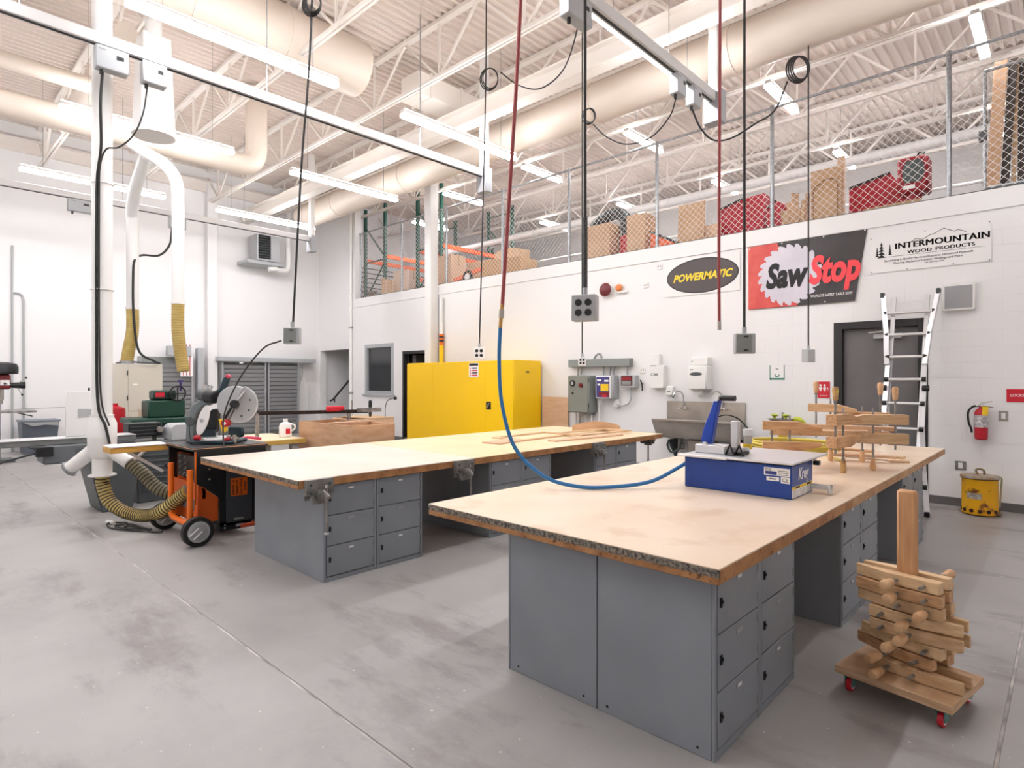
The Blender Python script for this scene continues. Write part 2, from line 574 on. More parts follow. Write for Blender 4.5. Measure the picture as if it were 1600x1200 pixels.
for nm, lab, x, y, r, z1 in (('pipe_column', 'thin white pipe beside the stair alcove', -15.28, YW - .05, .05, ZD - .05),):
    t = thing(nm, lab, 'pipe', (x, y, 0), kind='structure')
    MB().cyl((x, y, 0), (x, y, z1), r, n=12).build('pipe', m_white, t)
    for zz in (1.2, 3.1):
        MB().cyl((x, y, zz), (x, y, zz + .06), r + .014, n=12).build('pipe_collar', m_galv, t)
lc = thing('pilaster', 'white vertical pilaster on the left wall beside the roll shutters', 'column', (XL + .1, 6.13, 0), kind='structure')
MB().box(XL, XL + .2, 6.0, 6.26, 0, 7.0).build('shaft', m_wall, lc, bevel=.01)

# doors and windows
d1 = thing('door_1', 'grey steel door in a black frame behind the ladder', 'door', (-1.93, YW + .05, 0), kind='structure')
MB().box(-2.49, -2.38, YW - .015, YW + .14, 0, 2.42).build('frame', m_dframe, d1, bevel=.004)
MB().box(-1.48, -1.37, YW - .015, YW + .14, 0, 2.42).build('frame', m_dframe, d1, bevel=.004)
MB().box(-2.38, -1.48, YW - .015, YW + .14, 2.32, 2.42).build('frame', m_dframe, d1, bevel=.004)
MB().box(-2.38, -1.48, YW + .06, YW + .105, .01, 2.32).build('door_leaf', m_door, d1, bevel=.003)
cz = MB().box(-2.0, -1.66, YW, YW + .06, 2.17, 2.24)
dcl = cz.build('door_closer', m_greylt, d1, bevel=.006)
MB().bar((-2.05, YW - .02, 2.255), (-1.72, YW - .02, 2.275), .018).build('closer_arm', m_steel, dcl)
h = MB().box(-2.34, -2.27, YW + .045, YW + .06, .96, 1.14).build('lock_plate', m_steel, d1, bevel=.004)
MB().tube([(-2.3, YW + .05, 1.05), (-2.3, YW, 1.05), (-2.2, YW, 1.05)], .012, 8).build('door_handle', m_chrome, h)
w1 = thing('window_1', 'tall dark window with pale frame near the stair alcove', 'window', (-13.9, YW, 1.2), kind='structure')
for a, b, c, d in ((-14.6, -14.5, 1.2, 2.6), (-13.33, -13.23, 1.2, 2.6), (-14.5, -13.33, 2.5, 2.6), (-14.5, -13.33, 1.2, 1.3)):
    MB().box(a, b, YW - .02, YW + .12, c, d).build('frame', m_greylt, w1, bevel=.004)
MB().box(-14.66, -13.17, YW - .07, YW - .0, 1.17, 1.21).build('sill', m_greylt, w1, bevel=.004)
MB().box(-14.5, -13.33, YW + .05, YW + .06, 1.3, 2.5).build('pane', m_glassd, w1)
d2 = thing('door_2', 'dark open doorway beside the yellow cabinets', 'door', (-12.3, YW + .05, 0), kind='structure')
for a, b, c, d in ((-12.83, -12.76, 0, 2.36), (-11.86, -11.79, 0, 2.36), (-12.76, -11.86, 2.28, 2.36)):
    MB().box(a, b, YW - .015, YW + .14, c, d).build('frame', m_dframe, d2, bevel=.004)
MB().box(-12.7, -12.55, YW + .22, YW + .95, .01, 2.26).build('door_leaf', m_door, d2, bevel=.003)
# ------------------------------------------------------------------ work benches
m_greycard = mat('card_holder_grey', (158, 160, 162), .4)
def cabinet(depth, m):
    """locker base, local: doors face +X at x=0, body runs to x=-depth, y -0.48..0.48"""
    t = thing('locker_cabinet', 'x', 'cabinet', (0, 0, 0))
    W, H = .485, .772
    b = MB().box(-depth, -.012, -W, W, 0, H)
    body = b.build('body', m, t, bevel=.003)
    MB().box(-.012, .002, -W, -W + .018, .0, H).build('side_rail', m, t, bevel=.002)
    MB().box(-.012, .002, W - .018, W, .0, H).build('side_rail', m, t, bevel=.002)
    MB().box(-.012, .004, -.024, -.003, .0, H).build('centre_rail', m, t, bevel=.002)
    MB().box(-.012, .004, .003, .024, .0, H).build('centre_rail', m, t, bevel=.002)
    MB().box(-.012, .001, -W + .018, W - .018, .0, .036).build('toe_rail', m, t, bevel=.002)
    dz = (H - .045) / 3
    door = MB().box(-.012, .004, -.218, .218, .003, dz - .003).mesh('door', m, bevel=.003)
    lock = MB().box(0, .006, -.008, .008, -.02, .02).cyl((.006, 0, .004), (.012, 0, .004), .007, n=10).mesh('lock', m_black)
    card = MB().box(0, .003, -.03, .03, -.011, .011).mesh('card_holder', m_greycard, bevel=.001)
    slip = MB().box(.003, .0036, -.02, .016, -.006, .006).mesh('name_slip', m_pale)
    hin = MB().cyl((0, 0, -.02), (0, 0, .02), .005, n=8).mesh('hinge', m_greymd)
    for s in (-1, 1):
        for i in range(3):
            d = inst('door', door, t, (0, s * .2435, .04 + i * dz))
            inst('lock', lock, d, (.004, -.19, dz * .55))
            c = inst('card_holder', card, d, (.004, .0, dz - .04))
            if (i + s) % 2: inst('name_slip', slip, d, (.004, .004, dz - .04))
            inst('hinge', hin, d, (.004, .214, dz * .22))
            inst('hinge', hin, d, (.004, .214, dz * .8))
    return t

def screws(t, xs, y):
    for x in xs:
        MB().cyl((x, y + .002, .035), (x, y - .002, .035), .006, n=8).build('screw', m_black, t)

ORD = ('nearest', 'middle', 'farthest')
c1 = cabinet(1.27, m_grey)
for i, (y, w) in enumerate(((2.86, ''), (4.69, ''), (6.5, ''))):
    c = c1 if i == 0 else copy_tree(c1)
    c.location = (-4.285, y, 0)
    tag(c, ('grey steel locker cabinet under the pale bench by the orange saw stand',
            'grey locker cabinet in the middle of the left bench row, hose hanging before it',
            'grey locker cabinet at the far end of the left bench row')[i], group='locker cabinets of the left bench row')
c2 = cabinet(.5925, m_grey)
for i, y in enumerate((2.865, 4.735, 6.62)):
    c = c2 if i == 0 else copy_tree(c2)
    c.location = (-1.085, y, 0)
    tag(c, ('grey locker cabinet at the near right corner of the front bench',
            'grey locker cabinet behind the clamp dolly, middle of the front bench row',
            'grey locker cabinet at the far end of the front bench, near the ladder')[i], group='locker cabinets of the front bench row')
    d = copy_tree(c2)
    d.location = (-2.275, y, 0)
    d.rotation_euler = (0, 0, math.pi)
    if i == 0: west = d
    tag(d, ('grey locker cabinet at the left end of the front bench, plain side showing',
            'hidden side locker cabinet under the middle of the front bench',
            'hidden side locker cabinet under the far end of the front bench')[i], group='locker cabinets of the front bench row')
c2['x'] = 0
del c2['x']
screws(c2, (-1.16, -1.62), 2.38)
screws(west, (-1.76, -2.2), 2.38)

def worktop(x0, x1, y0, y1, label, mtop, medge, tape, group):
    t = thing('worktop', label, 'worktop', ((x0 + x1) / 2, (y0 + y1) / 2, .773), group=group)
    MB().box(x0, x1, y0, y1, .773, .832).build('core', medge, t, bevel=.003)
    MB().box(x0, x1, y0, y1, .832, .84).build('top_sheet', mtop, t, bevel=.0015)
    if tape:
        MB().box(x0, x1, y0 - .0025, y0 + .01, .803, .836).build('edge_tape', m_edgedk, t, bevel=.001)
    return t
g1, g2 = 'left bench row worktops', 'front bench row worktops'
worktop(-6.25, -4.245, 2.14, 3.968, 'pale square worktop beside the orange saw stand', m_top0, m_edge, True, g1)
worktop(-6.25, -4.245, 3.972, 5.798, 'yellowish worktop in the middle of the left row, before the yellow cabinets', m_top2, m_edge, False, g1)
worktop(-6.25, -4.245, 5.802, 7.62, 'far worktop of the left row with frames and boards lying on it', m_top2, m_edge, False, g1)
worktop(-2.88, -1.03, 2.30, 4.258, 'large pale worktop nearest the camera, with worn taped front edge', m_top, m_edge, True, g2)
worktop(-2.88, -1.03, 4.262, 6.248, 'worktop behind the blue machine, under the wooden clamps', m_top, m_edge2, False, g2)
worktop(-2.88, -1.03, 6.252, 8.12, 'far worktop of the front row near the ladder', m_top, m_edge2, False, g2)

def vise(x, y, label, rz=0):
    t = thing('bench_vise', label, 'vise', (x, y, .7), rz, group='bench vises')
    b = lambda mb, n, m, par=t, bv=.003: mb.build(n, m, par, world=False, bevel=bv)
    b(MB().box(.0, .014, -.115, .115, -.02, .139).box(-.038, .0, -.09, .09, -.02, .07), 'rear_jaw', m_iron)
    fj = b(MB().box(.018, .046, -.115, .115, .02, .141).prism([(-.085, .02), (.085, .02), (.055, -.05), (-.055, -.05)], .018, .046, Matrix(((0, 0, 1, 0), (1, 0, 0, 0), (0, 1, 0, 0), (0, 0, 0, 1)))), 'front_jaw', m_iron)
    b(MB().cyl((.04, 0, .02), (.075, 0, .02), .042, n=16).cyl((.06, 0, .02), (.1, 0, .02), .026, n=14), 'screw_hub', m_iron, bv=0)
    for s in (-1, 1):
        b(MB().cyl((-.036, s * .07, .0), (.05, s * .07, .0), .014, n=10).cyl((.05, s * .07, 0), (.062, s * .07, 0), .021, n=10), 'guide_rod', m_iron, bv=0)
    b(MB().cyl((-.036, 0, .02), (.04, 0, .02), .016, n=10), 'screw', m_iron, bv=0)
    hb = b(MB().cyl((.085, .03, .09), (.085, .03, -.27), .0105, n=10), 'handle_bar', m_iron, bv=0)
    b(MB().cyl((.085, .03, .075), (.085, .03, .1), .02, n=10), 'handle_end', m_chrome, hb, 0)
    b(MB().cyl((.085, .03, -.285), (.085, .03, -.265), .02, n=10), 'handle_end', m_chrome, hb, 0)
    b(MB().cyl((.07, 0, .05), (.1, .03, .0), .024, n=12), 'ratchet', m_iron, bv=0)
    for yy, zz in ((-.08, .1), (.08, .1), (-.08, .04), (.08, .04)):
        b(MB().cyl((.046, yy, zz), (.051, yy, zz), .011, n=8), 'bolt', m_greydk, fj, 0)
    return t
vise(-4.243, 2.30, 'iron bench vise at the near corner of the pale bench')
vise(-4.243, 3.80, 'iron bench vise in the middle of the left bench row, lever hanging straight')
vise(-4.243, 6.02, 'iron bench vise beside the frames on the far left worktop')
vise(-4.50, 7.625, 'dark iron vise on the far end of the left bench row, before the sink', 90)

# ------------------------------------------------------------------ blue pocket-hole machine
t = thing('pocket_hole_machine', 'blue boxed bench machine with lever on the front bench', 'machine', (-1.655, 4.14, .84))
MB().box(-2.02, -1.29, 3.94, 4.36, .84, 1.055).build('housing', m_blue, t, bevel=.006)
MB().box(-2.03, -1.28, 3.925, 4.42, 1.055, 1.062).build('gasket', m_black, t, bevel=.002)
tp = MB().box(-2.035, -1.275, 3.92, 4.66, 1.062, 1.075).build('table_plate', m_alu, t, bevel=.002)
MB().box(-2.06, -1.70, 3.905, 3.95, 1.058, 1.074).build('front_lip', m_white, t, bevel=.003)
MB().box(-1.29, -1.25, 4.36, 4.40, 1.02, 1.05).build('rear_bracket', m_black, t, bevel=.003)
# lettering and plates
MB().box(-1.2905, -1.2885, 3.95, 4.35, .848, .918).build('warning_strip', m_pale, t)
ws = MB().box(-1.289, -1.288, 3.955, 4.345, .900, .917).build('warning_head', m_label, t)
text('caution_text', 'CAUTION', .017, m_ink, t, onE(-1.2875, 4.05, .9085), off=.0004)
text('warning_text', 'WARNING', .017, m_ink, t, onE(-1.2875, 4.27, .9085), off=.0004)
for i in range(4):
    for y0, y1 in ((3.965, 4.07), (4.09, 4.2), (4.22, 4.335)):
        MB().box(-1.289, -1.2883, y0, y1 - .02 * (i % 2), .856 + i * .011, .859 + i * .011).build('print_line', m_greymd, t)
text('maker_letters', 'Kreg', .105, m_pale, t, onE(-1.2885, 4.16, .985), shear=.25, off=.0025, sx=.95)
MB().box(-1.46, -1.30, 3.9385, 3.94, .985, 1.035).build('maker_plate', m_pale, t)
text('plate_letters', 'Kreg', .02, m_ink, t, onR(-1.435, 3.938, 1.024), shear=.2)
MB().box(-1.452, -1.38, 3.938, 3.9385, .99, 1.012).build('plate_print', mat('plate_blue', (40, 60, 130), .5), t)
for i in range(3):
    MB().box(-1.37, -1.308, 3.938, 3.9385, .99 + i * .012, .996 + i * .012).build('print_line', m_greymd, t)
MB().box(-1.445, -1.365, 3.9385, 3.94, .95, .975).build('serial_plate', m_pale, t)
text('serial_print', 'M3000', .014, m_ink, t, onR(-1.405, 3.938, .962)) if False else MB().box(-1.43, -1.385, 3.938, 3.9385, .958, .968).build('serial_print', m_greymd, t)
MB().box(-1.355, -1.30, 3.9385, 3.94, .94, .98).build('approval_plate', m_pale, t)
text('approval_mark', 'CE', .034, m_ink, t, onR(-1.3275, 3.938, .96))
# clamp head, cylinder and lever on the plate
hd = MB().box(-2.0, -1.78, 4.06, 4.2, 1.075, 1.135).build('clamp_block', m_alu, t, bevel=.004)
MB().box(-2.004, -2.0, 4.07, 4.19, 1.08, 1.13).build('clamp_face', m_black, hd, bevel=.002)
MB().box(-1.98, -1.68, 4.22, 4.27, 1.075, 1.115).build('fence', m_alu, t, bevel=.003)
MB().box(-1.72, -1.66, 4.06, 4.2, 1.075, 1.10).build('stop_base', m_black, t, bevel=.003)
for x in (-1.735, -1.67):
    MB().tube([(x - .03, 4.05, 1.08), (x, 4.05, 1.15), (x + .03, 4.05, 1.08)], .011, 8, closed=True).build('clamp_handle', m_black, t)
lev = [(-1.985, 1.12), (-1.925, 1.11), (-1.905, 1.2), (-1.885, 1.32), (-1.855, 1.46), (-1.89, 1.475), (-1.93, 1.36), (-1.975, 1.25), (-1.995, 1.17)]
LM = Matrix(((1, 0, 0, 0), (0, 0, -1, 4.19), (0, 1, 0, 0), (0, 0, 0, 1)))
lv = MB().prism([(a, b) for a, b in lev], -.012, .045, LM).build('lever', mat('lever_blue', (14, 66, 176), .35), t, bevel=.006)
MB().cyl((-1.875, 4.13, 1.468), (-1.875, 4.21, 1.468), .022, n=14).build('lever_pin', m_alu, lv)
MB().tube([(-1.875, 4.165, 1.468), (-1.835, 4.165, 1.47), (-1.745, 4.165, 1.47)], lambda q: .012 + .009 * min(1, q * 3), 10).build('lever_grip', m_black, lv)
MB().cyl((-1.955, 4.12, 1.13), (-1.955, 4.22, 1.13), .02, n=12).build('lever_pin', m_alu, lv)
MB().cbox((-1.80, 4.3, 1.2), (.055, .05, .2)).build('air_cylinder', m_alu, t, bevel=.006)
MB().cyl((-1.71, 4.3, 1.1), (-1.71, 4.3, 1.2), .03, n=14).build('filter_bowl', m_clear, t)
MB().cyl((-1.71, 4.3, 1.2), (-1.71, 4.3, 1.245), .034, n=14).build('filter_cap', m_pale, t)
MB().cyl((-1.71, 4.3, 1.1), (-1.71, 4.3, 1.14), .0315, n=14).build('filter_label', m_label, t)
MB().tube(smooth([(-1.97, 4.22, 1.16), (-1.98, 4.24, 1.27), (-1.88, 4.27, 1.34), (-1.78, 4.29, 1.32), (-1.71, 4.3, 1.25)], 6), .005, 6).build('air_line', m_cable, t)
MB().box(-1.288, -1.16, 4.30, 4.335, .87, .9).box(-1.175, -1.16, 4.28, 4.355, .842, .9).build('side_arm', m_alu, t, bevel=.003)

# red-to-blue air hose
t = thing('air_hose', 'air hose, red above and blue below, sagging onto the front bench', 'hose', (-2.85, 3.08, 7.3))
rd = smooth([(-2.80, 3.13, 7.33), (-2.82, 3.11, 5.2), (-2.85, 3.085, 4.0), (-2.90, 3.04, 2.9), (-2.935, 3.005, 2.12)], 8)
MB().tube(rd, .0135, 10).build('red_hose', m_redhose, t)
bl = smooth([(-2.945, 2.995, 1.98), (-2.955, 2.995, 1.72), (-2.94, 3.01, 1.42), (-2.86, 3.06, 1.12), (-2.68, 3.16, .93), (-2.5, 3.29, .865), (-2.33, 3.46, .858), (-2.16, 3.7, .885), (-2.06, 3.92, .97), (-2.0, 4.02, 1.03)], 8)
MB().tube(bl, .0135, 10).build('blue_hose', m_bluehose, t)
MB().cyl((-2.935, 3.005, 2.14), (-2.945, 2.995, 1.97), .014, n=10).build('brass_coupling', mat('brass', (196, 152, 92), .35, .8), t)
MB().cyl((-2.938, 3.002, 2.1), (-2.94, 3.0, 2.04), .02, n=10).build('coupling_sleeve', m_steel, t)

# ------------------------------------------------------------------ hand screw clamps
def clamp_meshes(L, w, gap, m):
    jaw = MB().prism([(0, 0), (L * .6, 0), (L, 0), (L, w * .45), (L * .62, w), (0, w)], -w / 2, w / 2, rotm(90)).mesh('jaw', m, bevel=.003)
    return jaw
def clamp(label, M, L=.4, w=.058, gap=.12, m=m_woodx, mh=m_handle, flip=1, h1=.11, h2=.11, up=.2, dn=.2):
    """local: jaws along X, stacked in Z; spindle a carries its handle at +Z, spindle b at -Z"""
    t = thing('hand_screw_clamp', label, 'clamp', (0, 0, 0), group=None)
    t.matrix_basis = M
    b = lambda mb, n, mm, par=t, bv=0: mb.build(n, mm, par, world=False, bevel=bv)
    taper = [(0, 0), (L, 0), (L, w * .4), (L * .6, w), (0, w)]
    b(MB().prism(taper, -w / 2, w / 2, Matrix.Translation((0, 0, gap / 2)) @ rotm(90)), 'jaw', m, bv=.003)
    b(MB().prism([(x, -z) for x, z in taper], -w / 2, w / 2, Matrix.Translation((0, 0, -gap / 2)) @ rotm(90)), 'jaw', m, bv=.003)
    for x, s, a_, o_ in ((L * .16, 1, h1, up), (L * .47, -1, h2, dn)):
        e = gap / 2 + w
        sp = b(MB().cyl((x, 0, -s * (e + .05)), (x, 0, s * (e + o_ - a_ * .4)), .0085, n=8), 'spindle', m_iron)
        if a_ < .01: continue
        z0 = s * (e + o_ - a_)
        pr = [(.013, 0), (.02, .012), (.02, a_ * .3), (.0255, a_ * .75), (.02, a_), (.008, a_ + .004)]
        b(MB().lathe(pr, 12, Matrix.Translation((x, 0, z0)) @ (rotm(0) if s > 0 else rotm(180))), 'handle', mh, sp)
        b(MB().cyl((x, 0, z0 - s * .012), (x, 0, z0 + s * .002), .015, n=10), 'ferrule', m_iron, sp)
    return t

# glue-up on the front bench
m_old = mat('old_maple', (220, 176, 130), .55, c2=(186, 138, 96), scale=6, st=(1, 8, 8), detail=6)
m_gluey = mat('gluey_handle', (206, 166, 110), .6, c2=(150, 104, 62), scale=14, c3=(214, 186, 70), s3=18, lo3=.6, hi3=.66)
def bench_clamp(label, x, y, rz, L, gap, z, m=m_woodx, mh=m_handle, up=.24, dn=None, w=.076, h1=.11):
    dn_ = z - gap / 2 - w - .84 if dn is None else dn
    clamp(label, TR((x, y, z), 0, 0, rz), L, w, gap, m, mh, up=up, dn=dn_, h1=h1)
bench_clamp('wooden clamp at the left of the glue-up, behind the blue machine', -1.96, 5.25, 24, .46, .10, 1.12, m_old, m_handle, up=.02, h1=0)
bench_clamp('wooden clamp at the right of the glue-up with two raised handles', -1.0, 5.85, 213, .55, .075, 1.19, m_woodx, m_handle, up=.23, w=.085)
bench_clamp('wooden clamp pointing to the camera in the middle of the glue-up', -1.40, 5.20, 78, .40, .092, 1.19, m_old, m_gluey, up=.22, w=.088)
bench_clamp('wooden clamp at the back of the glue-up before the red sign', -1.84, 6.1, 6, .4, .12, 1.24, m_woodx, m_handle, up=.21)
bench_clamp('wooden clamp farthest right and behind in the glue-up, one handle up', -1.20, 6.26, 196, .46, .10, 1.18, m_old, m_handle, up=.27)
gp = thing('glued_board', 'pale board gripped by the wooden clamps on the bench', 'board', (-1.6, 5.55, 1.10))
MB().box(-.42, .34, -.09, .09, .0, .045, TR((-1.58, 5.62, 1.12), 0, -1, 17)).build('plank', m_woody, gp, bevel=.002)
MB().box(-.3, .42, -.05, .05, .0, .035, TR((-1.50, 5.85, 1.165), 0, 0, 10)).build('plank', m_plypk, gp, bevel=.002)
for i, (x, y, rz, l, w, z, m, lab) in enumerate((
    (-1.55, 6.75, 4, .75, .12, .84, m_woody, 'lowest loose board lying under the clamps on the far bench'),
    (-1.50, 6.55, -8, .62, .09, .862, m_woodx, 'brown loose board crossing the lumber scraps by the clamps'),
    (-1.42, 6.28, 12, .5, .07, .885, m_plypk, 'narrow pale strip on top of the lumber scraps'),
    (-1.75, 6.95, -3, .55, .1, .862, m_old, 'dark reddish board at the back of the lumber scraps'),
    (-1.16, 6.42, 30, .16, .06, .84, m_woody, 'short offcut block near the bench edge by the lumber scraps'))):
    tag(MB().box(-l / 2, l / 2, -w / 2, w / 2, 0, .021, TR((x, y, z), 0, 0, rz)).build('loose_board', m, bevel=.002), lab, 'board', 'lumber scraps on the front bench')
# yellow coiled air hose and its fittings
co = thing('coiled_hose', 'yellow air hose coiled on the far bench left of the clamps', 'hose', (-2.2, 6.75, .84))
for i in range(5):
    r = .36 - .02 * (i % 3)
    MB().tube([(-2.2 + math.cos(a) * r * 1.25, 6.75 + math.sin(a) * r, .852 + i * .021) for a in [k * math.pi / 14 for k in range(28)]], .012, 8, closed=True).build('hose_loop', mat('hose_yellow', (214, 196, 92), .5) if i == 0 else bpy.data.materials['hose_yellow'], co)
MB().tube(smooth([(-1.9, 6.48, .865), (-1.72, 6.35, .853), (-1.55, 6.1, .853)], 6), .0095, 8).build('hose_end', bpy.data.materials['hose_yellow'], co)
MB().cyl((-2.58, 6.5, .87), (-2.5, 6.42, .87), .02, n=10).build('coupler', m_black, co)

# ------------------------------------------------------------------ clamp dolly
DR = TR((-.605, 3.555, 0), 0, 0, -9.5)
t = thing('clamp_dolly', 'wooden dolly on red casters with an upright post, in front of the bench', 'dolly', (0, 0, 0))
t.matrix_basis = DR
bl = lambda mb, n, m, par=t, bv=.0: mb.build(n, m, par, world=False, bevel=bv)
bl(MB().box(-.255, .255, -.225, .225, .092, .132), 'platform', mat('dolly_ply', (216, 182, 146), .55, c2=(196, 156, 118), scale=3, st=(1, 3, 20)), bv=.003)
bl(MB().box(-.045, .045, -.02, .02, .132, 1.045), 'post', m_woodz, bv=.012)
for x in (-.2, .2):
    for y in (-.17, .17):
        cs = bl(MB().box(x - .03, x + .03, y - .03, y + .03, .086, .092).cyl((x, y, .086), (x, y, .074), .022, n=12), 'caster', mat('caster_teal', (96, 140, 132), .4) if 'caster_teal' not in bpy.data.materials else bpy.data.materials['caster_teal'])
        bl(MB().box(x - .02, x - .014, y - .022, y + .022, .03, .078).box(x + .014, x + .02, y - .022, y + .022, .03, .078), 'fork', bpy.data.materials['caster_teal'], cs)
        bl(MB().cyl((x - .012, y, .035), (x + .012, y, .035), .035, n=20), 'tread', m_sign, cs, .003)
        bl(MB().cyl((x - .014, y, .035), (x + .014, y, .035), .022, n=16), 'hub', m_pale, cs)
def stack(label, z, side, x0, L=.39, gap=.06, w=.056, h1=.1, m=m_woodx, up=.17, dn=.15, yaw=0, mh=m_handle, flip=False):
    # jaws along the dolly's X, one before and one behind the post; handles point to the front and the back
    M = DR @ Matrix.Translation((x0, 0, z)) @ rotm(0, 0, yaw) @ (rotm(0, 0, 0) if side > 0 else rotm(0, 0, 180)) @ rotm(-90 if flip else 90, 0, 0)
    clamp(label, M, L, w, gap, m, mh, up=up, dn=dn, h1=h1, h2=h1)
m_cl2 = mat('maple_pale', (234, 200, 156), .5, c2=(214, 174, 128), scale=5, st=(1, 9, 9))
stack('topmost wooden clamp on the dolly post', .60, -1, .165, m=m_cl2, yaw=-2)
stack('second clamp from the top of the dolly stack, tip to the left', .538, -1, .17, m=m_old, yaw=1, gap=.064)
stack('third clamp from the top of the dolly stack', .478, -1, .175, m=m_woodx, yaw=-1, gap=.062, flip=True, up=.12)
stack('clamp in the middle of the dolly stack, tip to the right', .415, 1, -.15, m=m_cl2, yaw=2, gap=.066, flip=True)
stack('clamp below the middle of the dolly stack, also tipped right', .352, 1, -.14, m=m_woodx, yaw=-1, gap=.07, flip=True)
stack('third clamp from the bottom of the dolly stack, tip to the left', .29, -1, .18, m=m_cl2, yaw=-6, gap=.06)
stack('brown clamp second from the bottom of the dolly stack', .226, -1, .15, m=m_old, yaw=-12, gap=.085, dn=.19, up=.17)
stack('lowest clamp, lying on the dolly platform with tip to the right', .163, 1, -.10, m=m_woodx, yaw=-4, gap=.08, L=.36)
# ------------------------------------------------------------------ orange saw stand
t = thing('saw_stand', 'orange and black rolling saw stand with grey wheels', 'saw stand', (-6.55, 2.4, 0))
XS0, XS1, YS0, YS1 = -6.95, -6.16, 2.08, 2.76
YZ = Matrix(((0, 0, 1, 0), (1, 0, 0, 0), (0, 1, 0, 0), (0, 0, 0, 1)))     # polygon (y,z) extruded along x
side = [(2.06, .9), (2.78, .9), (2.78, .62), (2.66, .48), (2.66, .05), (2.30, .05), (2.30, .42), (2.06, .58)]
for x in (XS0, XS1 - .02):
    MB().prism(side, x, x + .02, YZ).build('side_panel', m_black, t, bevel=.004)
MB().prism([(2.10, .56), (2.30, .40), (2.30, .16), (2.10, .16)], XS0 + .03, XS1 - .03, YZ).build('lower_shell', mat('orange_dark', (214, 92, 16), .45), t, bevel=.006)
MB().box(XS0 + .03, XS1 - .03, 2.14, 2.18, .40, .82).build('front_panel', bpy.data.materials['orange_dark'], t, bevel=.004)
MB().box(XS0 + .12, XS1 - .18, 2.115, 2.14, .58, .82).build('slot_plate', m_black, t, bevel=.004)
MB().box(XS0 + .10, XS1 - .12, 2.09, 2.12, .28, .40).build('grey_plate', mat('plate_grey', (138, 134, 130), .45), t, bevel=.004)
tb = MB().box(XS0 - .02, XS1 + .02, 2.04, 2.80, .89, .925).build('stand_top', m_black, t, bevel=.004)
MB().box(XS0 - .022, XS1 + .022, 2.038, 2.802, .912, .918).build('top_trim', mat('trim_tan', (206, 150, 110), .5), tb)
MB().box(XS1 + .0, XS1 + .012, 2.06, 2.075, .36, .9).build('corner_trim', m_orange, t, bevel=.002)
MB().tube(smooth([(-6.66, 2.0, .74), (-6.66, 2.0, .4), (-6.66, 2.0, .27), (-6.62, 2.0, .20), (-6.5, 2.0, .185), (-6.25, 2.0, .185), (-6.14, 2.0, .2), (-6.1, 2.0, .28), (-6.1, 2.0, .5), (-6.1, 2.0, .72)], 5), .029, 10).build('tube_frame', m_orange, t)
for x, z in ((-6.66, .70), (-6.1, .66)):
    MB().cyl((x - .12, 2.0, z), (x - .03, 2.0, z), .014, n=10).build('lock_pin', m_steel, t)
    MB().cyl((x - .15, 2.0, z), (x - .09, 2.0, z), .026, n=12).build('pin_knob', m_black, t)
for x, y in ((-6.42, 2.05), ):
    MB().cyl((x - .03, y - .0, .47), (x - .03, y + .09, .47), .05, n=14).build('dust_port', m_steel, t)
for zz in (.62, .68, .74, .8):
    for x in (-6.72, -6.55):
        MB().cyl((x, 2.113, zz), (x, 2.10, zz), .014, n=10).build('bolt', m_steel, t)
for y, z in ((2.2, .8), (2.2, .7), (2.2, .6), (2.42, .7), (2.42, .62), (2.68, .72), (2.68, .62), (2.35, .11), (2.35, .08), (2.63, .11), (2.63, .08)):
    MB().cyl((XS1, y, z), (XS1 + .006, y, z), .010, n=8).build('bolt', m_steel, t)
dp = MB().box(XS1, XS1 + .02, 2.36, 2.62, .13, .66).build('door_panel', mat('panel_slate', (70, 74, 82), .45), t, bevel=.004)
MB().box(XS1 + .02, XS1 + .028, 2.43, 2.53, .15, .175).build('pull', m_greymd, dp, bevel=.003)
MB().box(XS1 + .0205, XS1 + .0225, 2.40, 2.57, .40, .585).build('notice', m_orange, dp)
for i, s in enumerate(('Adjusts To', 'Height Of', 'Your Work', 'Surface')):
    text('notice_text', s, .034, m_ink, t, onE(XS1 + .023, 2.425 + i * .04, .492, 90), off=.0006)
MB().box(XS1 + .0, XS1 + .006, 2.46, 2.54, .075, .105).build('maker_plate', m_greylt, t)
MB().cyl((XS1 + .04, 2.5, .085), (XS1 + .04, 3.1, .085), .02, n=10).build('base_tube', mat('tube_red', (226, 90, 50), .45), t)
MB().cyl((XS0, 2.5, .085), (XS0, 3.1, .085), .02, n=10).build('base_tube', bpy.data.materials['tube_red'], t)
MB().box(XS0 - .02, XS1 + .06, 3.06, 3.1, .0, .1).build('base_foot', m_black, t, bevel=.004)
MB().box(XS0, XS1, 2.3, 2.62, .1, .14).build('base_plate', m_black, t)
for x in (-5.955, -6.93):
    w = MB().cyl((x - .04, 2.02, .142), (x + .04, 2.02, .142), .142, n=32).build('wheel', m_rubber, t, bevel=.012, seg=2)
    MB().cyl((x - .042, 2.02, .142), (x + .043, 2.02, .142), .105, n=28).build('rim', m_greylt, w, bevel=.006)
    MB().cyl((x + .04, 2.02, .142), (x + .05, 2.02, .142), .075, n=24).build('hub', m_greymd if False else m_slat, w, bevel=.004)
    for d in (-.018, .018):
        MB().bar((x + .05, 1.95 + d, .10 - d), (x + .05, 2.03 + d, .165 - d), .016, .012).build('spoke', m_pale, w)
MB().cyl((-6.93, 2.02, .142), (-5.955, 2.02, .142), .016, n=10).build('axle', m_steel, t)
wg = MB().box(-7.26, -6.96, 1.53, 2.06, .845, .905).build('wing_board', mat('wing_wood', (222, 172, 84), .45, c2=(206, 150, 60), scale=4, st=(9, 1, 9)), t, bevel=.003)
MB().box(-7.27, -6.95, 1.53, 2.06, .905, .915).build('wing_top', m_pale, wg)
MB().bar((-7.1, 2.05, .6), (-7.1, 1.7, .85), .03).build('wing_brace', m_white, t)
t.location = Vector(t.location) + Vector((-.17, .05, 0))

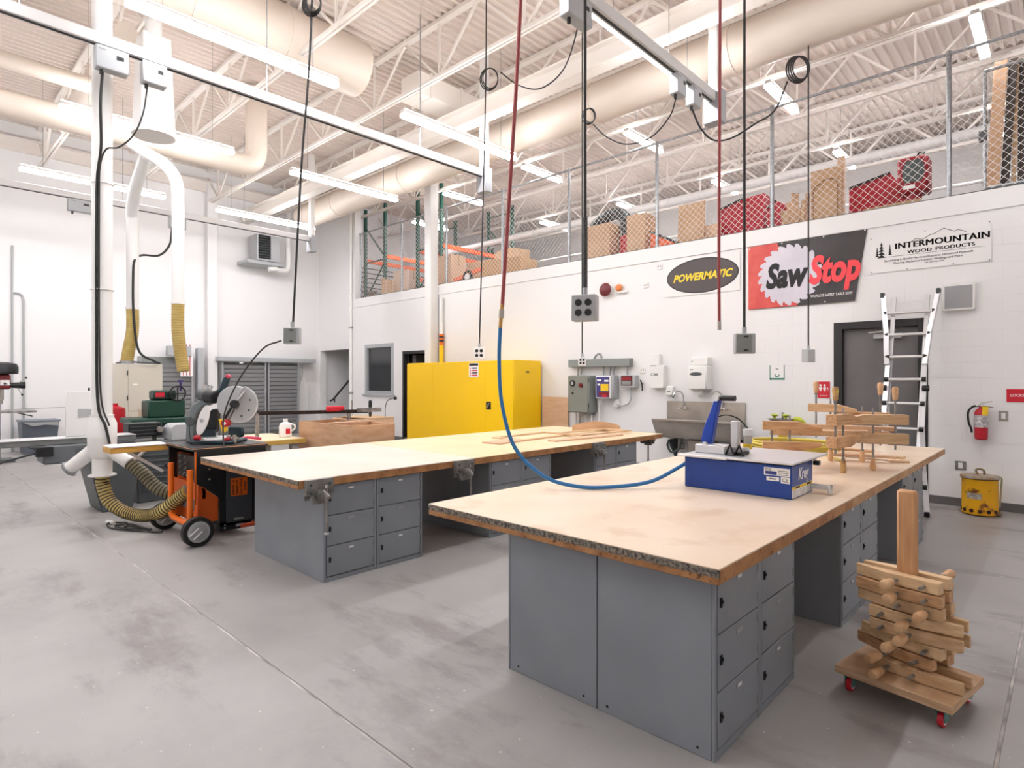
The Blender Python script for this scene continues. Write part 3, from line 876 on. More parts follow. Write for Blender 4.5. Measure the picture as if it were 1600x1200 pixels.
# miter saw, local X to the right as seen, local Y away, built at its own place on the stand
t = thing('miter_saw', 'grey and dark teal sliding miter saw standing on the orange stand', 'saw', (-6.72, 2.47, .925), 43.4)
b = lambda mb, n, m, par=t, bv=.004: mb.build(n, m, par, world=False, bevel=bv)
XZ = lambda y: Matrix(((1, 0, 0, 0), (0, 0, -1, y), (0, 1, 0, 0), (0, 0, 0, 1)))
b(MB().box(-.2, .24, -.19, .2, .0, .035), 'base', m_teal, bv=.01)
b(MB().cyl((.02, 0, .035), (.02, 0, .06), .2, n=28), 'turntable', m_alu)
b(MB().box(-.22, -.05, .04, .09, .05, .13), 'fence', m_teal)
b(MB().box(.09, .26, .04, .09, .05, .17), 'fence', m_teal, bv=.02)
b(MB().cyl((.17, -.1, 0), (.17, -.1, .09), .022, n=12), 'clamp_post', m_steel)
b(MB().cyl((.23, -.1, 0), (.23, -.1, .09), .022, n=12), 'clamp_post', m_steel)
b(MB().cyl((-.14, -.2, .07), (-.08, -.2, .07), .028, n=12), 'red_knob', m_red)
b(MB().cyl((.15, -.14, .05), (.2, -.14, .05), .02, n=12), 'red_knob', m_red)
arm = [(-.33, .0), (-.23, .0), (-.235, .22), (-.21, .32), (-.15, .39), (-.07, .41), (-.05, .47), (-.16, .47), (-.25, .42), (-.30, .34), (-.325, .2)]
b(MB().prism(arm, -.05, .05, XZ(.02)), 'glide_arm', mat('cast_grey', (122, 130, 132), .4, .3), bv=.012)
b(MB().cyl((-.28, -.04, .23), (-.28, .07, .23), .05, n=18), 'arm_pivot', m_greydk)
b(MB().cyl((-.1, -.03, .45), (-.1, .05, .45), .03, n=14), 'arm_pivot', m_greydk)
b(MB().prism([(-.24, .1), (-.17, .28), (-.1, .36), (-.03, .36), (-.06, .1)], -.04, .04, XZ(.12)), 'dark_link', m_black, bv=.01)
b(MB().cyl((-.2, .02, .52), (-.02, -.06, .5), .062, n=22), 'motor', m_greydk, bv=.01)
mo = b(MB().cyl((-.1, -.03, .505), (.03, -.085, .49), .068, n=22), 'motor_cap', m_black, bv=.012)
hp = [(-.05, .55), (.03, .58), (.075, .70), (.11, .73), (.145, .70), (.09, .53), (.04, .46), (-.02, .48)]
hh = b(MB().prism(hp, -.025, .025, XZ(-.01)), 'handle', m_teal, bv=.012)
b(MB().prism([(.095, .72), (.125, .74), (.15, .715), (.13, .69)], -.028, .028, XZ(-.01)), 'trigger', mat('pink_red', (206, 50, 84), .4), hh)
circ = lambda cx, cz, r, a0, a1, n: [(cx + math.cos(R(a0 + (a1 - a0) * i / n)) * r, cz + math.sin(R(a0 + (a1 - a0) * i / n)) * r) for i in range(n + 1)]
b(MB().prism(circ(.24, .43, .185, 60, 250, 26), -.03, .045, XZ(-.085)), 'upper_guard', m_greylt, bv=.01)
b(MB().prism(circ(.26, .42, .16, 0, 360, 36)[:-1], -.002, .002, XZ(-.07)), 'blade', m_steel, bv=0)
b(MB().prism(circ(.285, .42, .2, -120, 75, 30), -.02, .02, XZ(-.1)), 'lower_guard', m_clear, bv=.01)
b(MB().cyl((.25, -.08, .42), (.25, -.16, .42), .045, n=18), 'arbor_cover', m_black)
b(MB().bar((.24, -.14, .42), (.15, -.14, .27), .03, .02), 'guard_link', m_black)
b(MB().bar((.28, -.145, .46), (.36, -.145, .56), .014, .014), 'guard_lever', m_alu)
for a in (20, -30, -75):
    b(MB().cyl((.285 + math.cos(R(a)) * .13, -.12, .42 + math.sin(R(a)) * .13), (.285 + math.cos(R(a)) * .13, -.13, .42 + math.sin(R(a)) * .13), .009, n=8), 'guard_screw', m_black, bv=0)
oval = [(math.cos(k * math.pi / 14) * .055, math.sin(k * math.pi / 14) * .165) for k in range(28)]
b(MB().prism(oval, -.008, .008, Matrix.Translation((-.085, -.13, .25)) @ rotm(90, 0, 0) @ Matrix.Rotation(R(-17), 4, 'Z')), 'white_shield', m_pale, bv=.003)
b(MB().cyl((-.095, -.135, .25), (-.095, -.15, .25), .02, n=14), 'shield_boss', m_greylt)
b(MB().prism([(.07, .26), (.13, .26), (.16, .14), (.11, .11)], -.02, .02, XZ(-.1)), 'yellow_guide', m_label)
b(MB().cyl((.16, -.1, .22), (.16, -.17, .22), .04, n=18), 'laser_knob', m_red)
b(MB().cyl((.16, -.17, .22), (.16, -.18, .22), .018, n=12), 'knob_cap', m_pale)
b(MB().cyl((-.13, 0, .5), (-.11, .02, .62), .035, .05, n=16), 'dust_chute', m_clear, bv=0)
b(MB().tube(smooth([(-.26, -.08, .2), (-.22, -.14, .08), (-.16, -.2, .01), (-.05, -.24, .01)], 5), .006, 6), 'power_cord', m_cable, bv=0)

# ------------------------------------------------------------------ dust pipe with three outlets and hoses
PX, PY = -7.86, 1.665
t = thing('dust_pipe', 'white dust collection pipe standing beside the saw, with three lower branches', 'pipe', (PX, PY, .5))
MB().cyl((PX, PY, 1.16), (PX, PY, 7.3), .098, n=28).build('riser', m_white, t)
MB().lathe([(.1, 1.22), (.105, 1.2), (.14, 1.12), (.14, .98), (.142, .97), (.14, .96), (.135, .80), (.11, .74)], 28, TR((PX, PY, 0))).build('reducer', m_white, t)
MB().cyl((PX, PY, .82), (PX, PY, .55), .098, .095, n=24).cyl((PX, PY, .55), (PX, PY, .535), .135, n=24).build('outlet', m_white, t)
rv = Vector((.727, .687, 0))
lo = Vector((PX, PY, .86)) - rv * .05
o1 = MB().cyl(lo, lo - rv * .3 + Vector((0, 0, -.24)), .075, n=22).build('outlet', m_white, t)
e1 = lo - rv * .3 + Vector((0, 0, -.24))
MB().cyl(e1 - Vector((0, 0, .0)), e1 - rv * .02 + Vector((0, 0, -.016)), .092, n=22).build('blast_gate', m_galv, o1)
MB().bar(e1 - rv * .1 + Vector((0, 0, .06)), e1 + rv * .06 + Vector((0, 0, -.05)), .03, .012).build('gate_lever', m_iron, o1)
lo2 = Vector((PX, PY, .86)) + rv * .05
e2 = lo2 + rv * .26 + Vector((0, 0, -.18))
o2 = MB().cyl(lo2, e2, .075, n=22).build('outlet', m_white, t)
MB().bar(e2 + Vector((0, 0, -.02)), e2 + rv * .2 + Vector((0, 0, .17)), .05, .02).build('gate_lever', m_white, o2)
MB().cyl((PX, PY, 1.19), (PX, PY, 1.215), .112, n=28).build('band', m_white, t)
MB().cyl((PX - .03, PY - .11, 1.5), (PX - .03, PY - .125, 1.5), .018, n=10).build('gauge_stud', m_black, t)

def flex(name, pts, r, m, label, turns, cat='hose', wire=None):
    t = thing(name, label, cat, pts[0])
    P = smooth(pts, 14)
    MB().tube(P, r, 14).build('hose_skin', m, t)
    # wire helix: rings along the hose
    L = [0]
    for i in range(1, len(P)):
        L.append(L[-1] + (P[i] - P[i - 1]).length)
    k = MB()
    for q in range(turns):
        d = L[-1] * (q + .5) / turns
        i = max(1, next(j for j in range(len(L)) if L[j] >= d))
        f = (d - L[i - 1]) / (L[i] - L[i - 1])
        c = P[i - 1].lerp(P[i], f)
        a = (P[i] - P[i - 1]).normalized()
        k.cyl(c - a * .006, c + a * .006, r * 1.05, n=14, caps=True)
    tag(k.build('wire_rings', wire or m_rubber, t), kind='stuff')
    return t
m_ring = mat('hose_wire', (58, 50, 38), .6)
m_ringY = mat('hose_ring_tan', (176, 150, 88), .6)
flex('duct_hose', [(PX, PY, .56), (PX + .0, PY + .01, .42), (PX + .07, PY + .06, .24), (PX + .25, PY + .18, .13), (PX + .55, PY + .28, .13), (PX + .9, PY + .33, .22), (PX + 1.1, PY + .42, .36), (-6.6, 2.14, .46)], .068, m_hoseY, 'yellow ribbed duct hose curling along the floor to the saw stand', 46, wire=m_ring)
flex('duct_hose', [tuple(e2), tuple(e2 + rv * .14 + Vector((0, 0, -.12))), tuple(e2 + rv * .34 + Vector((0, .0, -.3))), tuple(e2 + rv * .55 + Vector((0, .1, -.38)))], .07, mat('duct_hose_grey', (136, 128, 100), .5), 'darker ribbed hose slanting down from the right branch of the dust pipe', 20, wire=m_ring)

def pipe_drop(label, pts, r, hose, hlabel):
    t = thing('dust_duct', label, 'duct', pts[0])
    MB().tube(smooth(pts, 8), r, 18).build('pipe', m_white, t)
    MB().cyl(pts[0], (pts[0][0], pts[0][1], pts[0][2] + .05), r * 1.15, n=18).build('collar', m_white, t)
    flex('duct_hose', hose, r * 1.0, m_hoseY, hlabel, 26, wire=m_ringY)
pipe_drop('white dust duct curving down to the hose above the miter saw', [(-10.97, 3.40, 2.88), (-10.97, 3.40, 3.6), (-10.97, 3.40, 4.55), (-10.99, 3.38, 4.95), (-11.1, 3.25, 5.22), (-11.35, 3.0, 5.45), (-11.55, 2.85, 5.62)], .095,
          [(-10.97, 3.40, 2.9), (-10.98, 3.40, 2.5), (-10.95, 3.42, 2.15), (-10.88, 3.46, 1.75)], 'yellow hose hanging above the green planer')
pipe_drop('white dust duct dropping to the beige machine', [(-13.72, 3.42, 3.02), (-13.72, 3.42, 4.0), (-13.72, 3.42, 4.72), (-13.6, 3.38, 4.98), (-13.0, 3.3, 5.3), (-12.0, 3.2, 5.62)], .11,
          [(-13.72, 3.42, 3.05), (-13.73, 3.42, 2.6), (-13.8, 3.38, 2.25), (-13.86, 3.35, 1.96)], 'yellow hose entering the top of the beige machine')

# ------------------------------------------------------------------ jointer and neighbours
t = thing('jointer', 'long grey jointer with a white upright guard behind the dust pipe', 'machine', (-8.8, 1.9, 0))
MB().prism([(1.80, 0), (2.12, 0), (2.2, .62), (1.66, .62)], -9.1, -8.5, YZ).build('base', m_greydk, t, bevel=.01)
MB().box(-9.02, -8.66, -.9, 2.2, .84, .905).build('bed', mat('bed_grey', (126, 128, 126), .4, .3), t, bevel=.006)
MB().box(-9.03, -8.65, -.9, 2.2, .905, .912).build('bed_surface', m_alu, t, bevel=.001)
MB().box(-9.0, -8.6, 1.25, 1.9, .62, .84).build('motor_box', mat('motor_grey', (104, 108, 112), .45), t, bevel=.02)
MB().cyl((-8.6, 1.62, .73), (-8.585, 1.62, .73), .06, n=18).build('cover_disc', m_greydk, t)
MB().prism([(1.1, .84), (2.2, .84), (2.15, .62), (1.5, .62)], -8.98, -8.64, YZ).build('frame', m_greydk, t, bevel=.01)
MB().box(-8.86, -8.83, 1.50, 1.98, .912, 1.46).build('guard_board', m_pale, t, bevel=.004)
MB().prism([(1.62, 1.14), (1.90, 1.16), (1.90, 1.24), (1.62, 1.25)], -8.832, -8.826, YZ).build('board_slot', m_greylt, t)
lv = MB().cyl((-8.62, 1.25, .78), (-8.45, .86, .70), .011, n=8).build('handle_rod', m_black, t)
MB().lathe([(.005, -.03), (.024, -.015), (.026, .01), (.01, .03)], 12, TR((-8.44, .84, .70))).build('knob', m_black, lv)
MB().box(-8.66, -8.56, 1.18, 1.34, .72, .83).build('handle_block', m_black, t, bevel=.006)
t = thing('planer_cabinet', 'dark grey louvred machine cabinet behind the ribbed hoses', 'machine', (-9.1, 2.6, 0))
MB().box(-9.4, -8.8, 2.25, 3.0, 0, .72).build('body', m_greydk, t, bevel=.01)
for i in range(7):
    MB().box(-8.802, -8.785, 2.3, 2.95, .15 + i * .075, .175 + i * .075).build('louvre', m_greydk, t, bevel=.004)
MB().box(-9.45, -8.82, 2.23, 3.0, .72, .78).build('table', mat('planer_table', (112, 114, 114), .4, .4), t, bevel=.004)
MB().box(-9.35, -9.1, 2.22, 2.62, .84, 1.02).build('cutter_box', m_black, t, bevel=.01)
for y in (2.28, 2.56):
    MB().cyl((-9.22, y, .78), (-9.22, y, .85), .03, n=12).build('column', m_greymd, t)
for z in (.87, .92, .97):
    MB().box(-9.102, -9.095, 2.24, 2.55, z, z + .012).build('trim', m_greydk, t)
MB().cyl((-9.1, 2.58, .93), (-9.03, 2.58, .93), .04, n=14).build('hand_knob', m_steel, t)
tag(MB().prism([(2.66, .78), (2.98, .78), (2.98, .96), (2.93, 1.0), (2.71, 1.0), (2.66, .95)], -9.2, -8.86, YZ).build('tool_case', m_greylt, bevel=.01), 'light grey case on the machine table left of the saw', 'case')
t = thing('electrical_cord', 'black cable lying in loops on the floor before the duct hose', 'cable', (-7.6, 1.75, 0))
lp = []
for k in range(44):
    a = k * .45
    lp.append((-7.62 + .22 * math.cos(a) + .012 * k, 1.72 + .10 * math.sin(a * 1.07) + .004 * k, .012 + .003 * (k % 5)))
MB().tube(smooth(lp, 3), .009, 6).build('cable', m_cable, t)
MB().cyl((-7.82, 1.70, .022), (-7.7, 1.74, .022), .02, n=10).build('plug', m_pale, t)

t = thing('bandsaw', 'tall beige machine cabinet with a yellow hose on top', 'machine', (-14, 3.5, 0))
MB().box(-14.4, -13.72, 3.09, 3.96, 0, 1.93).build('body', m_beige, t, bevel=.012)
MB().box(-13.722, -13.71, 3.34, 3.95, .98, 1.92).build('upper_door', m_beige, t, bevel=.004)
MB().box(-13.722, -13.705, 3.34, 3.95, .1, .96).build('lower_door', m_beige, t, bevel=.004)
MB().box(-13.712, -13.70, 3.52, 3.74, .8, 1.0).build('notice_plate', mat('plate_tan', (186, 170, 146), .5), t)
MB().box(-13.711, -13.705, 3.42, 3.5, 1.5, 1.53).build('maker_plate', m_pale, t)
for z in (.4, 1.2, 1.7):
    MB().cyl((-13.71, 3.33, z), (-13.71, 3.33, z + .09), .012, n=8).build('hinge', m_greydk, t)
MB().tube(smooth([(-13.8, 3.15, 1.94), (-13.8, 3.4, 1.97), (-13.8, 3.7, 1.955), (-13.8, 3.9, 1.95)], 5), .014, 8).build('top_pipe', m_greydk, t)
MB().cyl((-13.86, 3.35, 1.93), (-13.86, 3.35, 1.99), .125, n=18).build('hose_port', m_galv, t)
tag(MB().lathe([(.16, 0), (.17, 1.02), (.16, 1.08), (.05, 1.12), (.05, 1.17)], 16, TR((-12.9, 2.93, .0))).build('red_canister', m_red), 'red canister behind the dust pipe, beside the beige machine', 'canister')
t = thing('green_planer', 'green thickness planer with handwheel behind the miter saw', 'machine', (-11.9, 3.3, 0))
MB().box(-12.2, -11.65, 2.95, 3.75, 0, .84).build('stand', m_greydk, t, bevel=.01)
MB().box(-12.25, -11.5, 2.85, 3.85, .84, .94).build('table', m_mgreen, t, bevel=.02)
MB().box(-12.1, -11.7, 3.15, 3.75, .94, 1.24).build('housing', m_mgreen, t, bevel=.02)
MB().box(-12.05, -11.75, 3.25, 3.62, 1.24, 1.42).build('head', mat('machine_green_dark', (16, 52, 42), .4), t, bevel=.03)
MB().box(-11.752, -11.74, 3.28, 3.42, 1.3, 1.38).build('red_plate', m_sign, t)
MB().tube([(-11.7, 3.62 + math.cos(k * math.pi / 9) * .13, 1.36 + math.sin(k * math.pi / 9) * .13) for k in range(18)], .014, 6, closed=True).build('handwheel', m_black, t)
MB().bar((-11.7, 3.5, 1.36), (-11.7, 3.74, 1.36), .02).bar((-11.7, 3.62, 1.24), (-11.7, 3.62, 1.48), .02).build('spoke', m_black, t)
MB().cyl((-11.8, 3.7, 1.4), (-11.8, 3.7, 1.56), .02, n=8).cyl((-11.8, 3.7, 1.56), (-11.8, 3.7, 1.6), .05, n=12).build('depth_knob', mat('knob_violet', (72, 62, 120), .5), t)

# drill press and bin at the left edge
t = thing('drill_press', 'drill press with black cap at the left edge', 'drill press', (-15.2, 1.55, 0))
MB().cyl((-15.2, 1.5, 0), (-15.2, 1.5, 1.85), .05, n=16).build('column', m_greydk, t)
MB().box(-15.45, -14.95, 1.25, 1.75, 0, .06).build('base', m_greydk, t, bevel=.01)
hd = MB().box(-15.4, -14.95, 1.3, 1.68, 1.42, 1.72).build('head', mat('press_maroon', (110, 24, 30), .4), t, bevel=.03)
MB().lathe([(.28, 0), (.3, .02), (.3, .14), (.27, .2), (.15, .23)], 22, TR((-15.15, 1.52, 1.72))).build('pulley_cover', m_black, t)
MB().box(-14.948, -14.94, 1.52, 1.66, 1.5, 1.6).build('maker_plate', m_pale, hd)
for a in (50, 170, 290):
    sp = MB().cyl((-15.0, 1.75, 1.5), (-14.95 + .02, 1.78 + .19 * math.cos(R(a)), 1.5 + .19 * math.sin(R(a))), .009, n=8).build('feed_lever', m_steel, t)
    MB().cyl((-14.93, 1.78 + .18 * math.cos(R(a)), 1.5 + .18 * math.sin(R(a))), (-14.93, 1.78 + .21 * math.cos(R(a)), 1.5 + .21 * math.sin(R(a))), .018, n=10).build('knob', m_black, sp)
MB().cyl((-15.0, 1.68, 1.5), (-15.0, 1.9, 1.5), .05, .07, n=14).build('feed_hub', m_black, t)
MB().cyl((-15.0, 1.55, 1.42), (-15.0, 1.55, 1.22), .03, n=12).cyl((-15.0, 1.55, 1.22), (-15.0, 1.55, 1.14), .02, .012, n=12).build('chuck', m_steel, t)
MB().box(-15.3, -14.75, 1.25, 2.05, .97, 1.01).build('table', m_iron, t, bevel=.006)
MB().cyl((-14.9, 1.75, .97), (-14.9, 2.0, .89), .01, n=8).build('table_crank', m_black, t)
MB().cyl((-15.0, 1.6, 1.03), (-15.0, 2.75, 1.05), .006, n=6).build('fence_rod', m_greymd, t)
t = thing('trash_can', 'grey square trash can with liner by the left wall', 'trash can', (-16.6, 2.33, 0))
MB().add([(-16.85, 2.05, 0), (-16.35, 2.05, 0), (-16.35, 2.6, 0), (-16.85, 2.6, 0), (-16.9, 2.0, .72), (-16.3, 2.0, .72), (-16.3, 2.66, .72), (-16.9, 2.66, .72)],
         [(0, 3, 2, 1), (4, 5, 6, 7), (0, 1, 5, 4), (1, 2, 6, 5), (2, 3, 7, 6), (3, 0, 4, 7)]).build('bin', mat('bin_slate', (92, 98, 108), .5), t, bevel=.012)
MB().box(-16.92, -16.28, 1.98, 2.68, .69, .73).build('rim', mat('bin_rim', (120, 126, 136), .5), t, bevel=.008)
MB().add([(-16.29, 2.02, .69), (-16.28, 2.2, .60), (-16.275, 2.4, .63), (-16.28, 2.64, .6), (-16.29, 2.64, .70)], [(0, 1, 2, 3, 4)]).build('liner', m_clear, t)

# roll shutters on the left wall
def shutter(label, y0, y1, z1, x=XL + .28):
    t = thing('slat_rack', label, 'shutter', (x, (y0 + y1) / 2, 0), group='grey slatted racks on the left wall')
    for y in (y0, y1 - .05):
        MB().box(x - .14, x + .06, y, y + .05, 0, z1).build('upright', m_slat, t, bevel=.006)
    slat = MB().box(-.004, .004, -(y1 - y0) / 2 + .05, (y1 - y0) / 2 - .05, -.052, .052, rotm(0, 24, 0)).mesh('slat', m_slat)
    n = int((z1 - .2) / .118)
    for i in range(n):
        inst('slat', slat, t, (0, 0, .2 + i * .118))
    MB().box(x - .12, x - .11, y0 + .05, y1 - .05, .05, z1).build('back_panel', m_greymd, t)
    return t
shutter('grey slatted rack on the left wall, right of the miter saw', 6.32, 7.55, 2.10)
shutter('grey slatted rack nearest the stair alcove', 7.60, 8.55, 2.10)
shutter('grey slatted rack behind the beige machine', 4.35, 5.6, 2.2)
t = thing('header_rail', 'white header rail above the slatted racks', 'rail', (XL + .3, 7.6, 2.1))
MB().box(XL + .1, XL + .42, 6.2, 9.05, 2.12, 2.24).build('beam', m_greylt, t, bevel=.008)
MB().box(XL + .42, XL + .43, 6.75, 6.85, 2.06, 2.1).build('tag', m_pale, t)
t = thing('machine_column', 'white upright post between the slatted racks', 'post', (-16.9, 5.75, 0))
MB().box(-16.98, -16.78, 5.68, 5.84, 0, 2.45).build('post', m_greylt, t, bevel=.01)
MB().box(-16.9, -16.7, 4.95, 5.5, 2.22, 2.48).build('sign_box', m_greylt, t, bevel=.01)
MB().box(-16.76, -16.74, 5.25, 5.55, 1.7, 2.55).build('striped_panel', m_pale, t)
for y in (5.3, 5.38, 5.46):
    MB().box(-16.74, -16.737, y, y + .025, 1.72, 2.53).build('red_stripe', mat('stripe_red', (196, 110, 110), .5) if 'stripe_red' not in bpy.data.materials else bpy.data.materials['stripe_red'], t)
t = thing('hanging_apron', 'pale plastic sheet hanging in the corner beside the slatted racks', 'sheet', (XL + .1, 8.85, .4))
MB().prism([(8.62, .6), (8.98, .6), (9.0, 1.35), (8.86, 1.8), (8.86, 2.2), (8.8, 2.2), (8.8, 1.8), (8.66, 1.35)], XL + .04, XL + .07, YZ).build('sheet', m_pale, t, bevel=.004)
MB().cyl((XL + .03, 8.83, 2.2), (XL + .06, 8.83, 2.2), .02, n=8).build('hook', m_galv, t)

# ------------------------------------------------------------------ third bench with plywood box, bar clamp, jug
t = thing('work_table', 'low table with yellow wooden edge behind the pale bench', 'table', (-8.2, 3.5, 0))
MB().box(-8.75, -7.66, 3.05, 3.98, .74, .80).build('top', mat('table_wood', (214, 180, 96), .45, c2=(196, 158, 74), scale=3, st=(9, 1, 9)), t, bevel=.004)
MB().box(-8.74, -7.67, 3.06, 3.97, .80, .806).build('top_sheet', m_top2, t)
for x in (-8.65, -7.8):
    for y in (3.2, 3.8):
        MB().box(x, x + .1, y, y + .1, 0, .74).build('leg', m_greylt, t, bevel=.004)
MB().box(-8.55, -7.8, 3.22, 3.25, .3, .74).build('apron', m_greylt, t)
def openbox(t, x0, x1, y0, y1, z0, z1, th, m):
    MB().box(x0, x1, y0, y0 + th, z0, z1).build('front_board', m, t, bevel=.002)
    MB().box(x0, x1, y1 - th, y1, z0, z1).build('back_board', m, t, bevel=.002)
    MB().box(x0, x0 + th, y0 + th, y1 - th, z0, z1).build('end_board', m, t, bevel=.002)
    MB().box(x1 - th, x1, y0 + th, y1 - th, z0, z1).build('end_board', m, t, bevel=.002)
    MB().box(x0 + th, x1 - th, y0 + th, y1 - th, z0, z0 + th).build('bottom_board', m, t)
t = thing('plywood_box', 'open plywood box behind the pale bench', 'box', (-7.3, 4.37, 0))
openbox(t, -8.0, -6.59, 4.05, 4.69, .35, 1.02, .02, m_ply)
MB().box(-7.2, -7.12, 4.04, 4.7, 1.02, 1.035).build('loose_batten', m_plypk, t)
MB().box(-7.95, -6.65, 4.1, 4.2, .0, .35).build('skid', m_ply, t)
MB().box(-7.95, -6.65, 4.5, 4.6, .0, .35).build('skid', m_ply, t)
t = thing('plywood_crate', 'smaller plywood crate behind the open plywood box', 'box', (-10.2, 6.5, .0))
openbox(t, -10.65, -9.72, 6.1, 6.9, .0, .86, .02, m_plypk)
MB().box(-10.66, -9.71, 6.3, 6.9, .86, .88).build('lid_board', m_woody, t)
t = thing('bar_clamp', 'long dark bar clamp with red head lying over the open plywood box', 'clamp', (-8.0, 4.2, .806))
MB().bar((-8.27, 3.47, 1.14), (-7.60, 4.93, 1.14), .05, .05).build('bar', mat('rusty_bar', (70, 52, 44), .5, .5, c2=(38, 32, 30), scale=30), t)
MB().bar((-8.22, 3.55, 1.14), (-8.22, 3.55, .806), .04).build('leg', m_iron, t)
MB().cbox((-7.79, 4.5, 1.185), (.1, .26, .08)).build('head', m_sign, t, bevel=.015)
MB().bar((-7.66, 4.78, 1.16), (-7.52, 5.1, 1.16), .1, .06).build('slide', m_iron, t)
MB().cyl((-7.7, 4.72, 1.15), (-7.7, 4.72, 1.3), .01, n=8).build('crank', m_iron, t)
MB().bar((-7.72, 4.68, 1.14), (-7.72, 4.68, 1.02), .04).build('leg', m_iron, t)
t = thing('jug', 'white plastic jug on the yellow edged table', 'jug', (-8.0, 3.85, .806))
MB().lathe([(.075, 0), (.085, .01), (.085, .15), (.07, .19), (.03, .21), (.028, .235)], 18, TR((-8.0, 3.85, .806))).build('body', m_pale, t)
MB().cyl((-8.0, 3.85, 1.04), (-8.0, 3.85, 1.06), .032, n=14).build('cap', m_pale, t)
MB().tube(smooth([(-7.95, 3.9, .99), (-7.91, 3.94, .97), (-7.91, 3.94, .92), (-7.94, 3.91, .89)], 4), .012, 8).build('handle', m_pale, t)
MB().box(-.005, .0, -.03, .03, .05, .12, TR((-7.91, 3.845, .806))).build('label', m_sign, t)
tag(MB().lathe([(.02, 0), (.03, .05), (.03, .12), (.024, .15), (.035, .19), (.035, .3), (.015, .33)], 14, TR((-10.1, 6.6, .88))).build('caulk_bottle', m_black), 'black bottle standing on the far plywood crate', 'bottle')
t = thing('table_lamp', 'thin bent gooseneck tool on the far plywood crate', 'tool', (-9.73, 6.7, .86))
MB().tube(smooth([(-9.73, 6.7, .86), (-9.73, 6.7, 1.05), (-9.7, 6.73, 1.2), (-9.6, 6.8, 1.25)], 5), .008, 6).build('neck', m_greydk, t)
MB().cbox((-9.57, 6.82, 1.25), (.05, .05, .06)).build('tip', m_black, t, bevel=.006)
t = thing('spring_clamp', 'red handled clamp lying on the table behind the saw', 'clamp', (-7.85, 3.4, .806))
SPX = -.3
MB().tube(smooth([(-7.92, 3.22, .83), (-7.85, 3.26, .85), (-7.75, 3.4, .83)], 5), .018, 8).build('grip', mat('grip_pink', (196, 32, 84), .45), t)
MB().tube([(-7.94 + .03 * math.cos(k * .7), 3.21 + .03 * math.sin(k * .7), .83) for k in range(9)], .012, 6, closed=True).build('ring', bpy.data.materials['grip_pink'], t)
# ------------------------------------------------------------------ yellow safety cabinets
def ycab(label, x0, x1, y0, handle):
    t = thing('safety_cabinet', label, 'cabinet', ((x0 + x1) / 2, y0 + .4, 0), group='yellow safety cabinets')
    y1, zt = (YW - .06 if handle else YW - .3), 2.0
    MB().box(x0, x1, y0 + .035, y1, .04, zt).build('body', m_yel, t, bevel=.008)
    MB().box(x0 + .03, x1 - .03, y0 + .06, y1, 0, .04).build('plinth', m_black, t)
    xm = (x0 + x1) / 2
    for a, b in ((x0 + .006, xm - .0008), (xm + .0008, x1 - .006)):
        MB().box(a, b, y0, y0 + .033, .06, zt - .012).build('door', m_yel, t, bevel=.0015)
    if handle:
        hp = MB().box(xm + .02, xm + .16, y0 - .012, y0, 1.0, 1.16).build('latch_plate', m_black, t, bevel=.006)
        MB().bar((xm + .06, y0 - .02, 1.03), (xm + .12, y0 - .02, 1.13), .025).build('latch_handle', m_iron, hp)
    return t
t = ycab('yellow safety cabinet with a black latch and warning notice', -9.52, -7.98, 8.47, True)
nt = MB().box(-9.25, -8.96, 8.466, 8.47, 1.66, 1.96).build('notice', m_pale, t)
MB().box(-9.24, -8.97, 8.464, 8.466, 1.90, 1.95).build('notice_head', m_ink, nt)
for i in range(4):
    MB().box(-9.15, -9.0, 8.464, 8.466, 1.69 + i * .05, 1.715 + i * .05).build('notice_line', m_ink if i % 2 else m_sign, nt)
    MB().cyl((-9.2, 8.466, 1.7 + i * .05), (-9.2, 8.464, 1.7 + i * .05), .015, n=8).build('notice_dot', m_sign, nt)
MB().prism([(-8.3, 1.94), (-8.16, 1.94), (-8.2, 1.955), (-8.26, 1.955)], -8.47, -8.466, Matrix(((1, 0, 0, 0), (0, 0, 1, 0), (0, 1, 0, 0), (0, 0, 0, 1)))).build('maker_mark', m_ink, t) if False else None
MB().box(-7.98, -7.976, 8.85, 8.95, 1.75, 1.78).build('vent_mark', m_ink, t)
ycab('plain yellow safety cabinet beside the dark doorway', -11.5, -9.56, 8.53, False)
tag(MB().box(-7.95, -7.28, YW - .06, YW - .03, .1, 1.26).build('leaning_panel', m_plypk, bevel=.002), 'pinkish sheet of plywood leaning on the wall by the yellow cabinet', 'board')

# ------------------------------------------------------------------ wall items
Y0 = YW - .008
def wb(t, n, m, x0, x1, z0, z1, d, d0=0, bv=.004):
    return MB().box(x0, x1, YW - d0 - d, YW - d0, z0, z1).build(n, m, t, bevel=bv)
# oval banner
t = thing('oval_banner', 'white banner with a dark oval and yellow lettering', 'banner', (-4.52, Y0, 3.04), group='wall banners')
wb(t, 'sheet', m_pale, -5.2, -3.85, 3.04, 3.665, .004, .008, 0)
ov = lambda rx, rz: [(-4.5 + math.cos(k * math.pi / 24) * rx, 3.352 + math.sin(k * math.pi / 24) * rz) for k in range(48)]
PM = Matrix(((1, 0, 0, 0), (0, 0, -1, YW - .012), (0, 1, 0, 0), (0, 0, 0, 1)))
MB().prism(ov(.635, .292), 0, .0015, PM).build('oval_rim', mat('oval_dark', (58, 54, 56), .5), t)
MB().prism(ov(.61, .268), .0015, .003, PM).build('oval', mat('oval_brown', (84, 76, 76), .5), t)
text('banner_letters', 'POWERMATIC', .17, mat('letter_yellow', (250, 214, 50), .5), t, onR(-4.5, YW - .017, 3.335), shear=.28, off=.006, sx=.93)
